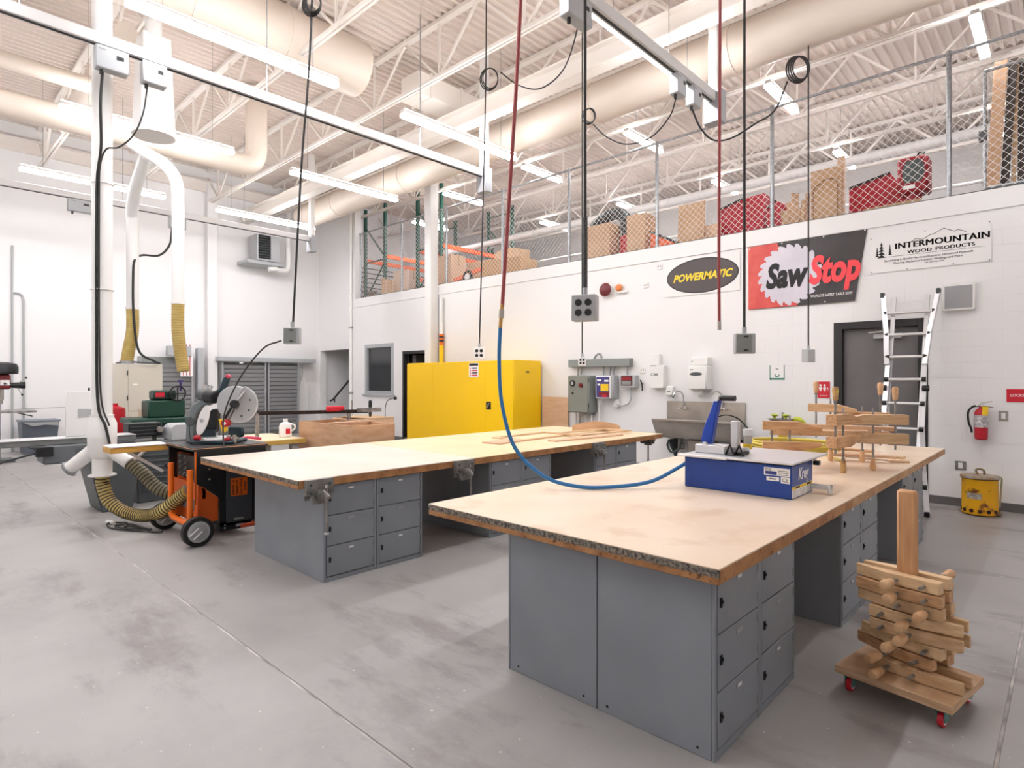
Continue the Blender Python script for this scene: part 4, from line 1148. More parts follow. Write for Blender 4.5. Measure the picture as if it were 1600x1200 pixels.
# saw blade banner
t = thing('blade_banner', 'red and black banner with a silver saw blade', 'banner', (-2.9, Y0, 2.71), group='wall banners')
m_bk = mat('banner_black', (50, 46, 47), .4, c2=(66, 60, 60), scale=3)
m_rd = mat('banner_red', (206, 66, 66), .45, c2=(226, 104, 92), scale=2.5)
MB().add([(-3.71, YW - .012, 2.712), (-3.05, YW - .02, 2.71), (-2.215, YW - .03, 2.715), (-2.065, YW - .012, 3.705), (-2.75, YW - .012, 3.70), (-3.715, YW - .012, 3.69),
          (-3.71, YW - .008, 2.712), (-3.05, YW - .016, 2.71), (-2.215, YW - .026, 2.715), (-2.065, YW - .008, 3.705), (-2.75, YW - .008, 3.70), (-3.715, YW - .008, 3.69)],
         [(0, 1, 4, 5), (1, 2, 3, 4), (6, 11, 10, 7), (7, 10, 9, 8), (0, 6, 7, 1), (1, 7, 8, 2), (2, 8, 9, 3), (3, 9, 10, 4), (4, 10, 11, 5), (5, 11, 6, 0)]).build('sheet', m_bk, t)
PB = Matrix(((1, 0, 0, 0), (0, 0, -1, YW - .024), (0, 1, 0, 0), (0, 0, 0, 1)))
MB().prism([(-3.71, 2.715), (-2.98, 2.715), (-2.98, 3.0), (-3.1, 3.4), (-3.28, 3.695), (-3.712, 3.69)], -.01, .001, PB).build('red_field', m_rd, t)
cx, cz, r0 = -3.10, 3.19, .425
bl = []
NT = 22
for k in range(NT):
    a = 2 * math.pi * k / NT
    for da, rr in ((0, 1.0), (.10, 1.09), (.16, 1.08), (.17, .97), (.2, .955)):
        bl.append((cx + math.cos(a + da * 1.35) * r0 * rr * 1.0, cz + math.sin(a + da * 1.35) * r0 * rr))
MB().prism(bl, .001, .003, PB).build('blade_emblem', mat('blade_silver', (208, 202, 212), .4, c2=(222, 217, 226), scale=2), t)
text('banner_letters', 'Saw', .50, m_ink, t, onR(-3.16, YW - .030, 3.17), shear=.22, off=.022, sx=.7)
text('banner_letters', 'Stop', .54, mat('letter_red', (244, 72, 80), .45), t, onR(-2.49, YW - .033, 3.19), shear=.22, off=.024, sx=.66)
text('banner_slogan', "WORLD'S SAFEST TABLE SAW", .055, m_pale, t, onR(-2.52, YW - .031, 2.83), off=.0005, sx=.75)
for x, z in ((-3.69, 3.66), (-3.2, 3.675), (-2.62, 3.68), (-2.09, 3.685), (-3.2, 2.735), (-2.6, 2.735)):
    MB().cyl((x, YW - .026, z), (x, YW - .03, z), .011, n=10).build('grommet', m_pale, t)
# lumber banner
t = thing('lumber_banner', 'white banner with mountain outline and black lettering', 'banner', (-1.38, Y0, 3.07), group='wall banners')
wb(t, 'sheet', m_pale, -2.04, -.722, 3.07, 3.57, .004, .010, 0)
yb = YW - .016
for bx_ in (-.005, 0, .005): text('banner_letters', 'INTERMOUNTAIN', .112, m_ink, t, onR(-1.235 + bx_, yb, 3.40), sx=1.06, spacing=1.06)
for bx_ in (-.0025, 0, .0025):
    text('banner_letters', 'WOOD', .064, m_ink, t, onR(-1.46 + bx_, yb, 3.306), sx=1.2, spacing=1.05)
    text('banner_letters', 'PRODUCTS', .064, m_ink, t, onR(-1.085 + bx_, yb, 3.306), sx=1.2, spacing=1.05)
text('banner_print', 'Specializing in Quality Hardwood Lumber, Hardwood Plywoods', .038, m_ink, t, onR(-1.38, yb, 3.222), sx=.98)
text('banner_print', 'Flooring, Reclaimed Lumber, Moldings and More', .038, m_ink, t, onR(-1.38, yb, 3.18), sx=1)
text('banner_print', 'Salt Lake City, Utah', .026, m_ink, t, onR(-1.3, yb, 3.145))
ln = lambda pts, w: [MB().bar((a, yb, b), (c, yb, d), .001, w).build('mountain_line', m_ink, t) for (a, b), (c, d) in zip(pts, pts[1:])]
ln([(-1.55, 3.44), (-1.5, 3.475), (-1.43, 3.45), (-1.34, 3.50), (-1.3, 3.505), (-1.2, 3.56), (-1.09, 3.50), (-1.05, 3.515), (-.97, 3.475)], .006)
ln([(-.86, 3.37), (-.78, 3.36)], .005)
ln([(-1.9, 3.275), (-.78, 3.262)], .003)
for x, z0, h, w in ((-1.945, 3.29, .13, .03), (-1.895, 3.27, .21, .05), (-1.795, 3.30, .14, .025)):
    for k in range(5):
        MB().prism([(x - w * (1 - k * .17) / 1, z0 + h * k / 5), (x + w * (1 - k * .17), z0 + h * k / 5), (x, z0 + h * (k + 1.1) / 5)], 0, .001, Matrix(((1, 0, 0, 0), (0, 0, -1, yb), (0, 1, 0, 0), (0, 0, 0, 1)))).build('tree_mark', m_ink, t)
for x, z in ((-2.02, 3.55), (-1.4, 3.555), (-.74, 3.555), (-2.02, 3.09), (-1.6, 3.085), (-1.1, 3.085), (-.74, 3.085)):
    MB().cyl((x, YW - .014, z), (x, YW - .019, z), .008, n=8).build('grommet', m_greymd, t)
# speaker
t = thing('wall_speaker', 'square grey wall speaker above and right of the ladder', 'speaker', (-1.05, Y0, 2.47))
wb(t, 'frame', m_white, -1.215, -.872, 2.48, 2.825, .06, .006, .01)
wb(t, 'grille', m_slat, -1.185, -.902, 2.51, 2.795, .006, .066, .02)
# signs
t = thing('restroom_sign', 'red restroom sign left of the grey door', 'sign', (-2.62, Y0, 1.34), group='red room signs')
wb(t, 'plate', m_sign, -2.705, -2.54, 1.34, 1.58, .006, .006, .002)
for x in (-2.665, -2.61):
    MB().cyl((x, YW - .012, 1.525), (x, YW - .014, 1.525), .016, n=12).build('figure_head', m_pale, t)
    MB().prism([(x - .008, 1.44), (x + .008, 1.44), (x + .022, 1.485), (x + .01, 1.507), (x - .01, 1.507), (x - .022, 1.485)], 0, .002, Matrix(((1, 0, 0, 0), (0, 0, -1, YW - .012), (0, 1, 0, 0), (0, 0, 0, 1)))).build('figure_body', m_pale, t)
MB().tube([(-2.563 + .014 * math.cos(k * .6), YW - .013, 1.46 + .014 * math.sin(k * .6)) for k in range(9)], .003, 5).build('wheelchair_mark', m_pale, t)
MB().bar((-2.57, YW - .013, 1.5), (-2.565, YW - .013, 1.475), .003, .006).build('wheelchair_mark', m_pale, t)
text('sign_text', 'RESTROOM', .02, m_pale, t, onR(-2.622, YW - .0125, 1.375))
t = thing('locker_sign', 'red locker room sign at the right edge', 'sign', (-.42, Y0, 1.335), group='red room signs')
wb(t, 'plate', m_sign, -.58, -.22, 1.335, 1.492, .006, .006, .006)
text('sign_text', 'LOCKER', .042, m_pale, t, onR(-.545, YW - .0125, 1.415), align='LEFT', off=.0006)
t = thing('eyewash_sign', 'small white and green eyewash sign on the wall', 'sign', (-3.28, Y0, 1.6))
wb(t, 'plate', m_pale, -3.39, -3.17, 1.6, 1.83, .004, .002, 0)
m_sg = mat('sign_green', (24, 120, 92), .5)
for a, b, c, d in ((-3.385, -3.175, 1.605, 1.632), (-3.39, -3.38, 1.6, 1.83), (-3.18, -3.17, 1.6, 1.83)):
    MB().box(a, b, YW - .0075, YW - .006, c, d).build('sign_band', m_sg, t)
MB().tube([(-3.28 + .03 * math.cos(R(a)), YW - .008, 1.68 + .028 * math.sin(R(a))) for a in range(150, 400, 25)], .007, 6).build('eye_mark', m_sg, t)
MB().prism([(-3.31, 1.78), (-3.25, 1.78), (-3.28, 1.755)], 0, .002, Matrix(((1, 0, 0, 0), (0, 0, -1, YW - .006), (0, 1, 0, 0), (0, 0, 0, 1)))).build('drop_mark', m_greymd, t)
# switch, outlets
t = thing('light_switch', 'light switch in a steel plate under the locker sign', 'switch', (-.61, Y0, 1.1))
wb(t, 'plate', m_steel, -.652, -.564, 1.1, 1.225, .006, .006, .002)
wb(t, 'rocker', m_pale, -.628, -.588, 1.125, 1.2, .005, .012, .003)
t = thing('wall_outlet', 'steel outlet plate above the yellow waste can', 'outlet', (-1.03, Y0, .46))
wb(t, 'plate', m_galv, -1.085, -.97, .46, .575, .006, .006, .002)
wb(t, 'receptacle', m_pale, -1.05, -1.005, .48, .555, .004, .012, .004)
for i, (x, z, lab) in enumerate(((-5.62, 1.78, 'small white outlet plate right of the grey wiring duct'), (-5.55, 3.3, 'small white bracket between the alarm bell and the oval banner'), (-5.28, 3.60, 'small white hook on the wall left of the oval banner'))):
    t = thing('wall_plate', lab, 'outlet', (x, Y0, z), group='small white wall fittings')
    wb(t, 'plate', m_white, x - .05, x + .05, z - .05, z + .05, .02, 0, .004)
    for dx in (-.022, .022):
        wb(t, 'slot', m_greydk, x + dx - .01, x + dx + .01, z - .008, z + .014, .002, .02, 0)
# alarm bells
t = thing('alarm_bell', 'dark red round alarm bell with a small orange lamp', 'alarm', (-6.3, Y0, 3.2))
wb(t, 'back_box', m_white, -6.46, -6.3, 3.22, 3.38, .06, 0, .008)
MB().lathe([(.12, 0), (.13, .02), (.11, .05), (.05, .07)], 20, TR((-6.38, YW - .06, 3.3), 90)).build('bell', mat('bell_maroon', (112, 40, 48), .4), t)
wb(t, 'lamp_box', m_white, -6.15, -5.92, 3.21, 3.25, .05, 0, .006)
MB().lathe([(.065, 0), (.07, .03), (.05, .07), (.01, .08)], 16, TR((-6.1, YW - .02, 3.31), 90)).build('lamp', mat('lamp_orange', (226, 130, 66), .3), t)
# electrical panel, gutter and controllers
t = thing('wiring_duct', 'long grey wiring duct high on the sink wall', 'wiring duct', (-6.6, Y0, 1.84))
wb(t, 'trough', m_greymd, -7.22, -5.82, 1.855, 2.0, .13, 0, .006)
for x in (-7.02, -6.95, -6.42, -6.28, -6.2, -5.9):
    MB().cyl((x, YW - .07, 1.86), (x, YW - .07, 1.66), .016, n=10).build('nipple', m_galv, t)
MB().tube(smooth([(-6.66, YW - .09, 1.93), (-6.58, YW - .1, 2.06), (-6.48, YW - .1, 2.1), (-6.45, YW - .08, 2.0)], 6), .02, 8).build('elbow', m_galv, t)
t = thing('control_panel', 'grey control cabinet with a red knob and black dial', 'control box', (-7.0, Y0, 1.0))
wb(t, 'enclosure', m_greymd, -7.11, -6.61, .98, 1.69, .27, 0, .01)
dr = wb(t, 'door', mat('panel_olive', (134, 136, 126), .45), -7.10, -6.63, .99, 1.68, .02, .27, .006)
MB().cyl((-6.98, YW - .29, 1.54), (-6.98, YW - .31, 1.54), .06, n=20).build('dial', m_black, dr)
MB().cyl((-6.98, YW - .31, 1.54), (-6.98, YW - .315, 1.54), .03, n=16).build('dial_face', m_greylt, dr)
MB().cyl((-6.78, YW - .29, 1.50), (-6.78, YW - .33, 1.50), .04, n=16).build('stop_knob', mat('knob_red', (120, 20, 26), .4), dr)
MB().cyl((-6.98, YW - .29, 1.35), (-6.98, YW - .3, 1.35), .022, n=12).build('key_lock', m_black, dr)
for z in (1.08, 1.56):
    MB().cyl((-6.615, YW - .285, z), (-6.615, YW - .285, z + .08), .012, n=8).build('hinge', m_greydk, t)
for x in (-7.05, -6.95, -6.82, -6.68):
    MB().cyl((x, YW - .1, 1.0), (x, YW - .1, .15), .02, n=10).build('conduit', m_white if x != -6.95 else m_galv, t)
MB().box(-6.9, -6.66, YW - .2, YW - .02, .93, .98).build('gland_plate', m_iron, t, bevel=.006)
t = thing('motor_drive', 'blue faced motor controller with a yellow notice', 'control box', (-6.38, Y0, 1.25))
wb(t, 'housing', m_greylt, -6.5, -6.12, 1.25, 1.69, .2, 0, .02)
fc = wb(t, 'bezel', m_pale, -6.5, -6.16, 1.26, 1.68, .02, .2, .01)
wb(fc, 'face', mat('face_indigo', (66, 62, 124), .4), -6.48, -6.19, 1.28, 1.66, .003, .22, 0)
wb(fc, 'notice', m_label, -6.38, -6.21, 1.40, 1.53, .003, .223, 0)
wb(fc, 'red_strip', mat('strip_maroon', (130, 26, 34), .4), -6.42, -6.2, 1.30, 1.38, .002, .223, 0)
for a, b, z in ((-6.46, -6.37, 1.58), (-6.3, -6.21, 1.57), (-6.45, -6.4, 1.5)):
    wb(fc, 'print', m_pale, a, b, z, z + .035, .002, .223, 0)
wb(fc, 'brand_patch', m_sign, -6.34, -6.25, 1.285, 1.33, .002, .225, 0)
MB().cyl((-6.5, YW - .1, 1.26), (-6.5, YW - .1, .2), .017, n=10).build('conduit', m_white, t)
t = thing('display_box', 'grey box with a red display beside the motor controller', 'control box', (-5.9, Y0, 1.45))
wb(t, 'housing', m_greylt, -6.0, -5.7, 1.46, 1.69, .14, 0, .01)
fc = wb(t, 'face', mat('face_dark', (86, 46, 48), .4), -5.99, -5.75, 1.50, 1.68, .004, .14, 0)
wb(fc, 'display', mat('display_red', (150, 28, 38), .35), -5.97, -5.78, 1.60, 1.66, .003, .144, 0)
wb(fc, 'keypad', m_greymd, -5.97, -5.78, 1.52, 1.585, .003, .144, 0)
MB().tube(smooth([(-5.82, YW - .07, 1.46), (-5.82, YW - .07, 1.3), (-5.87, YW - .07, 1.18), (-6.0, YW - .07, 1.13), (-6.12, YW - .07, 1.14)], 6), .015, 8).build('cable', m_greylt, t)
wb(t, 'cable_box', m_white, -6.2, -6.08, 1.1, 1.25, .08, 0, .006)
# three-legged hook
t = thing('wall_hook', 'small black hook hanging right of the red display box', 'hook', (-5.6, Y0, 1.4))
MB().cyl((-5.61, YW, 1.54), (-5.61, YW - .05, 1.54), .01, n=8).build('peg', m_steel, t)
MB().tube(smooth([(-5.64, YW - .05, 1.6), (-5.61, YW - .055, 1.54), (-5.6, YW - .055, 1.46), (-5.605, YW - .05, 1.41)], 5), .011, 8).build('tool', m_black, t)
# white wall boxes, towel, soap
t = thing('folder_box', 'white wall cabinet with a dark slot left of the towel dispenser', 'cabinet', (-5.3, Y0, 1.46))
wb(t, 'body', m_white, -5.41, -5.14, 1.46, 1.86, .12, 0, .008)
wb(t, 'upper_box', m_white, -5.40, -5.24, 1.86, 2.06, .1, 0, .008)
wb(t, 'slot', m_greydk, -5.40, -5.28, 1.845, 1.855, .004, .12, 0)
wb(t, 'label', m_greymd, -5.39, -5.25, 1.68, 1.72, .003, .12, 0)
wb(t, 'label_window', m_pale, -5.375, -5.32, 1.688, 1.712, .002, .123, 0)
t = thing('towel_dispenser', 'white paper towel dispenser with a dark oval window over the sink', 'dispenser', (-4.52, Y0, 1.44))
MB().prism([(0, 1.44), (.22, 1.44), (.24, 1.6), (.22, 1.84), (0, 1.84)], -4.64, -4.31, Matrix(((0, 0, 1, 0), (-1, 0, 0, YW), (0, 1, 0, 0), (0, 0, 0, 1)))).build('body', m_white, t, bevel=.02)
wb(t, 'upper_case', m_white, -4.6, -4.32, 1.84, 1.98, .16, 0, .012)
MB().prism([(-4.49 + .11 * math.cos(k * math.pi / 10), 1.70 + .03 * math.sin(k * math.pi / 10)) for k in range(20)], 0, .003, Matrix(((1, 0, 0, 0), (0, 0, -1, YW - .232), (0, 1, 0, 0), (0, 0, 0, 1)))).build('window', m_greydk, t)
wb(t, 'paper', m_pale, -4.6, -4.42, 1.37, 1.45, .004, .13, 0)
wb(t, 'maker_mark', m_greymd, -4.6, -4.54, 1.765, 1.78, .003, .225, 0)
wb(t, 'lamp', m_black, -4.6, -4.585, 1.9, 1.92, .003, .16, 0)
t = thing('soap_dispenser', 'small white soap dispenser left of the sink faucets', 'dispenser', (-5.04, Y0, 1.28))
wb(t, 'body', m_white, -5.11, -4.98, 1.33, 1.50, .1, 0, .015)
wb(t, 'window', m_greydk, -5.085, -5.02, 1.395, 1.41, .003, .1, 0)
MB().cyl((-4.99, YW - .06, 1.33), (-4.99, YW - .06, 1.29), .015, n=8).build('nozzle', m_greymd, t)
# trough sink
t = thing('trough_sink', 'long stainless wash sink with two gooseneck faucets', 'sink', (-4.45, YW - .25, 0))
MB().box(-5.13, -3.76, YW - .03, YW - .005, .9, 1.24).build('backsplash', m_steel, t, bevel=.006)
SX = Matrix(((0, 0, 1, 0), (-1, 0, 0, YW), (0, 1, 0, 0), (0, 0, 0, 1)))
MB().prism([(.02, .60), (.36, .64), (.52, .9), (.52, .93), (.55, .93), (.55, .955), (.5, .955), (.49, .91), (.34, .68), (.04, .66), (.04, .93), (.02, .93)], -5.13, -3.76, SX).build('trough', m_steel, t, bevel=.003)
for x in (-5.13, -3.78):
    MB().prism([(.02, .60), (.36, .64), (.52, .9), (.52, .93), (.02, .93)], x, x + .02, SX).build('end_plate', m_steel, t)
for x in (-4.80, -4.12):
    f = MB().box(x - .06, x + .06, YW - .07, YW - .03, 1.12, 1.15).build('faucet', m_chrome, t, bevel=.01)
    MB().tube(smooth([(x, YW - .06, 1.13), (x, YW - .06, 1.32), (x - .03, YW - .09, 1.4), (x - .09, YW - .14, 1.41), (x - .13, YW - .18, 1.34)], 6), .011, 8).build('spout', m_chrome, f)
    for d in (-.05, .05):
        MB().cyl((x + d, YW - .06, 1.14), (x + d, YW - .12, 1.1), .012, n=8).build('tap', m_chrome, f)
for x in (-4.95, -3.9):
    MB().prism([(.03, .60), (.34, .60), (.05, .25), (.03, .25)], x, x + .03, SX).build('bracket', m_greydk, t)
MB().box(-4.6, -4.2, YW - .3, YW - .02, 0, .62).build('pedestal', m_steel, t, bevel=.01)
MB().tube(smooth([(-4.75, YW - .2, .62), (-4.8, YW - .22, .45), (-4.95, YW - .2, .38), (-5.05, YW - .15, .5), (-5.0, YW - .1, .58)], 6), .02, 8).build('drain_hose', m_greydk, t)
for x in (-5.05, -4.85):
    t = thing('wall_outlet', 'outlet plate under the sink, %s one' % ('left' if x < -5 else 'right'), 'outlet', (x, Y0, .42), group='outlets under the sink')
    wb(t, 'plate', m_galv, x - .04, x + .04, .42, .53, .006, .0, .002)
    wb(t, 'receptacle', m_pale, x - .02, x + .02, .44, .51, .004, .006, .002)
# eyewash station
t = thing('eyewash_station', 'yellow and green eyewash bowl on the wall behind the clamps', 'eyewash', (-3.1, YW - .25, 0))
MB().lathe([(.03, .96), (.1, .97), (.17, 1.02), (.175, 1.03), (.16, 1.03), (.09, .985), (.03, .98)], 22, TR((-3.15, YW - .25, 0))).build('bowl', m_steel, t)
for d in (-.08, .08):
    MB().lathe([(.01, 1.0), (.02, 1.05), (.05, 1.075), (.05, 1.09), (.02, 1.1)], 14, TR((-3.15 + d, YW - .25, 0))).build('spray_head', mat('lime', (206, 214, 70), .4) if d < 0 else bpy.data.materials['lime'], t)
MB().tube([(-3.15, YW - .25, .97), (-3.15, YW - .25, .75), (-3.15, YW - .02, .75)], .025, 10).build('drain_pipe', m_label, t)
MB().cyl((-3.15, YW - .15, 1.0), (-3.15, YW - .15, 1.12), .014, n=10).build('valve', m_iron, t)
MB().tube(smooth([(-3.0, YW - .1, .92), (-2.98, YW - .16, 1.0), (-2.92, YW - .18, 1.03), (-2.86, YW - .14, .97), (-2.85, YW - .1, .88)], 6), .035, 10).build('push_handle', bpy.data.materials['lime'], t)
# fire extinguisher
t = thing('fire_extinguisher', 'red fire extinguisher with a yellow tag on the right wall', 'extinguisher', (-.81, YW - .09, .86))
ex, ey = -.815, YW - .09
MB().lathe([(.05, .865), (.066, .88), (.068, 1.02)], 22, TR((ex, ey, 0))).build('tank', m_red, t)
MB().lathe([(.0685, 1.02), (.0685, 1.17)], 22, TR((ex, ey, 0))).build('label', mat('ext_label', (232, 228, 226), .5, c2=(150, 146, 150), scale=30), t)
MB().lathe([(.068, 1.17), (.066, 1.2), (.05, 1.235), (.025, 1.255), (.022, 1.275)], 22, TR((ex, ey, 0))).build('shoulder', m_red, t)
vl = MB().cyl((ex, ey, 1.27), (ex, ey, 1.31), .02, n=12).build('valve', m_chrome, t)
MB().bar((ex - .02, ey, 1.31), (ex + .11, ey - .02, 1.34), .018, .008).build('lever', m_steel, vl)
MB().bar((ex - .02, ey, 1.29), (ex + .12, ey - .02, 1.265), .018, .008).build('lever', m_black, vl)
MB().cyl((ex - .02, ey - .01, 1.3), (ex - .035, ey - .05, 1.3), .018, n=12).build('gauge', m_pale, vl)
MB().tube(smooth([(ex - .02, ey - .02, 1.285), (ex - .08, ey - .03, 1.27), (ex - .125, ey - .03, 1.2), (ex - .12, ey - .03, 1.08), (ex - .095, ey - .03, 1.0), (ex - .09, ey - .03, .95)], 7), .012, 8).build('hose', m_rubber, t)
MB().box(.0, .058, -.002, .0, -.11, 0, TR((ex + .02, ey - .075, 1.28), 0, 4, 8)).build('tag', m_label, t)
wb(t, 'wall_bracket', m_iron, ex - .03, ex + .03, .9, 1.25, .02, 0, .003)
# oily waste can
wx, wy = -.80, 8.98
t = thing('waste_can', 'round yellow oily waste can, rusty, with lid and foot pedal', 'waste can', (wx, wy, 0))
MB().lathe([(.17, .0), (.178, .01), (.178, .06), (.176, .07), (.176, .40), (.182, .415)], 36, TR((wx, wy, .012))).build('drum', m_canY, t)
ld = MB().lathe([(.19, .425), (.192, .44), (.186, .455), (.1, .468)], 36, TR((wx, wy, .012))).build('lid', mat('lid_grey', (178, 172, 160), .5, c2=(150, 118, 80), scale=8), t)
MB().tube(smooth([(wx - .01, wy - .06, .47), (wx - .03, wy - .06, .53), (wx + .0, wy - .05, .545), (wx + .04, wy - .03, .53), (wx + .045, wy - .02, .47)], 5), .012, 8).build('lid_handle', mat('handle_rust', (140, 120, 90), .5), ld)
MB().bar((wx + .18, wy + .05, .10), (wx + .2, wy + .05, .44), .018).bar((wx + .12, wy + .05, .45), (wx + .2, wy + .05, .45), .02).build('lift_rod', mat('rod_tan', (176, 164, 130), .5), t)
MB().box(wx + .1, wx + .2, wy - .05, wy + .12, .015, .05).build('pedal', bpy.data.materials['handle_rust'], t, bevel=.005)
for a in range(-165, 0, 27):
    MB().cyl((wx + math.cos(R(a)) * .174, wy + math.sin(R(a)) * .174, .06), (wx + math.cos(R(a)) * .181, wy + math.sin(R(a)) * .181, .06), .023, n=14).build('vent_hole', mat('hole_brown', (60, 26, 16), .7) if 'hole_brown' not in bpy.data.materials else bpy.data.materials['hole_brown'], t)
lb = MB()
for k in range(6):
    a0, a1 = R(-128 + k * 8), R(-128 + (k + 1) * 8)
    lb.add([(wx + math.cos(a) * .1785, wy + math.sin(a) * .1785, z) for a in (a0, a1) for z in (.2, .27)], [(0, 2, 3, 1)])
lbo = lb.build('worn_label', mat('worn_label', (206, 196, 178), .6, c2=(150, 140, 128), scale=20), t)

# ------------------------------------------------------------------ ladder leaning beside the door
t = thing('ladder', 'aluminium multi position ladder leaning on the wall before the grey door', 'ladder', (-1.53, 8.4, 0))
ly = lambda z, o=0: 8.37 + .83 * z / 2.74 + o
def rail(pts, o, n, w=.032, d=.06):
    for a, b_ in zip(pts, pts[1:]):
        pass
    mb = MB()
    for (xa, za), (xb, zb) in zip(pts, pts[1:]):
        mb.bar((xa, ly(za, o), za), (xb, ly(zb, o), zb), d, w)
    return mb.build(n, m_alu, t, bevel=.004)
xc = -1.535
for s in (-1, 1):
    rail([(xc + s * .30, .03), (xc + s * .245, .5), (xc + s * .205, 1.0), (xc + s * .195, 1.85)], 0, 'lower_rail')
    rail([(xc + s * .205, 1.80), (xc + s * .235, 2.2), (xc + s * .305, 2.72)], -.03, 'upper_rail')
    rail([(xc + s * .175, .5), (xc + s * .185, 2.70)], .05, 'inner_rail', .028, .05)
    MB().cbox((xc + s * .307, ly(2.74, -.03), 2.73), (.045, .08, .07)).build('end_cap', m_greydk, t, bevel=.006)
    MB().cbox((xc + s * .302, ly(.02), .03), (.05, .09, .06)).build('foot', m_black, t, bevel=.008)
    MB().cyl((xc + s * .19, ly(1.5, -.02), 1.5), (xc + s * .26, ly(1.5, -.02), 1.5), .036, n=14).build('hinge', m_black, t)
for z in (.33, .67, 1.0, 1.31, 1.61, 1.9, 2.19, 2.48):
    w = .205 if 1.0 <= z < 2 else (.205 + (z - 1.9) * .12 if z > 1.9 else .205 + (1.0 - z) * .1)
    rg = MB().cyl((xc - w, ly(z, -.01), z), (xc + w, ly(z, -.01), z), .019, n=12).build('rung', m_alu, t)
    for s in (-1, 1):
        MB().cyl((xc + s * (w - .025), ly(z, -.02), z), (xc + s * (w + .02), ly(z, -.02), z), .03, n=12).build('lock_collar', m_black, rg)
# ------------------------------------------------------------------ mezzanine fence
YF = YW + .1
PX_ = [-15.0, -13.0, -11.17, -9.25, -7.37, -5.39, -3.39, -1.16, .9, 2.9]
t = thing('chain_link_fence', 'galvanized chain link fence along the mezzanine edge', 'fence', (-6, YF, 3.95))
for x in PX_:
    MB().cyl((x, YF, 3.9), (x, YF, 5.83), .03, n=12).cyl((x, YF, 5.80), (x, YF, 5.86), .036, n=12).build('post', m_galv, t)
MB().cyl((-15.05, YF, 5.83), (3.3, YF, 5.83), .021, n=10).build('top_rail', m_galv, t)
MB().cyl((-15.05, YF, 3.985), (3.3, YF, 3.985), .006, n=6).build('tension_wire', m_iron, t)
DG = .105
def link(x0, x1, z0, z1, y):
    mb = MB()
    H = z1 - z0
    for s in (1, -1):
        n0 = int(math.floor((x0 - H) / DG)) - 1
        n1 = int(math.ceil((x1 + H) / DG)) + 1
        for k in range(n0, n1):
            c = k * DG          # line x = c + s*(z-z0) (+H shift for s=-1)
            pts = []
            za, zb = z0, z1
            xa = c + (0 if s > 0 else H)
            xb = xa + s * H
            # clip to x0..x1
            def clip(p, q):
                (xp, zp), (xq, zq) = p, q
                if xp > xq: xp, zp, xq, zq = xq, zq, xp, zp
                if xq <= x0 or xp >= x1: return None
                if xp < x0:
                    f = (x0 - xp) / (xq - xp); xp, zp = x0, zp + f * (zq - zp)
                if xq > x1:
                    f = (x1 - xp) / (xq - xp); xq, zq = x1, zp + f * (zq - zp)
                return (xp, zp), (xq, zq)
            r = clip((xa, za), (xb, zb))
            if r and abs(r[1][0] - r[0][0]) > .01:
                mb.cyl((r[0][0], y + s * .002, r[0][1]), (r[1][0], y + s * .002, r[1][1]), .0034, n=3, caps=False)
    return mb
for a, b in zip(PX_, PX_[1:]):
    tag(link(a + .02, b - .02, 3.99, 5.81, YF).build('chain_link_mesh', m_wire, t, flat=True), kind='stuff')
t = thing('fence_gate', 'chain link gate panel with steel frame at the right end of the mezzanine', 'gate', (.1, YF + .06, 3.95))
for x in (-.80, 1.2):
    MB().cyl((x, YF + .06, 3.98), (x, YF + .06, 5.5), .02, n=10).build('frame_post', m_galv, t)
for z in (4.02, 5.5):
    MB().cyl((-.80, YF + .06, z), (1.2, YF + .06, z), .02, n=10).build('frame_rail', m_galv, t)
MB().box(-.86, -.78, YF + .03, YF + .1, 4.62, 4.75).build('latch', m_greydk, t, bevel=.006)
# pallet racks
def rack(label, x0, x1, ys, zs):
    t = thing('pallet_rack', label, 'rack', ((x0 + x1) / 2, ys[0], ZM), group='green and orange pallet racks')
    zt = ZM + 3.05
    for y in ys:
        for x in (x0, x1):
            u = MB().box(x - .045, x + .045, y - .04, y + .04, ZM, zt).build('upright', m_green, t, bevel=.004)
            MB().box(x - .08, x + .08, y - .07, y + .07, ZM, ZM + .012).build('foot_plate', m_green, u)
        zz = [ZM + .25, ZM + 1.35, ZM + 1.45, ZM + 2.55, ZM + 2.9]
        for z in (ZM + .2, ZM + 1.4, ZM + 2.85):
            MB().bar((x0, y, z), (x1, y, z), .035).build('brace', m_green, t)
        MB().bar((x0, y, ZM + 2.5), (x1, y, ZM + 1.45), .035).build('diagonal', m_green, t)
        MB().bar((x1, y, ZM + 1.35), (x0, y, ZM + .25), .035).build('diagonal', m_green, t)
    for y0, y1 in zip(ys, ys[1:]):
        for x in (x0, x1):
            for z in zs:
                MB().box(x - .03, x + .03, y0 + .04, y1 - .04, z - .06, z + .06).build('load_beam', m_orange2, t, bevel=.01)
    return t
rack('green pallet rack at the left end of the mezzanine', -15.86, -14.81, (10.2, 12.95, 15.7), (5.28,))
rack('green pallet rack right of the white column on the mezzanine', -13.25, -12.23, (10.2, 12.95), (5.2, 4.4))
t = thing('guard_rail', 'black barred guard rail at the left end of the mezzanine', 'railing', (-16.05, 11, ZM))
for y in (10.0, 11.6, 13.2):
    MB().box(-16.08, -16.03, y - .025, y + .025, ZM, 5.12).build('post', m_black, t)
for i in range(8):
    MB().box(-16.07, -16.04, 10.0, 13.2, 4.05 + i * .15 - .012, 4.05 + i * .15 + .012).build('bar', m_black, t)

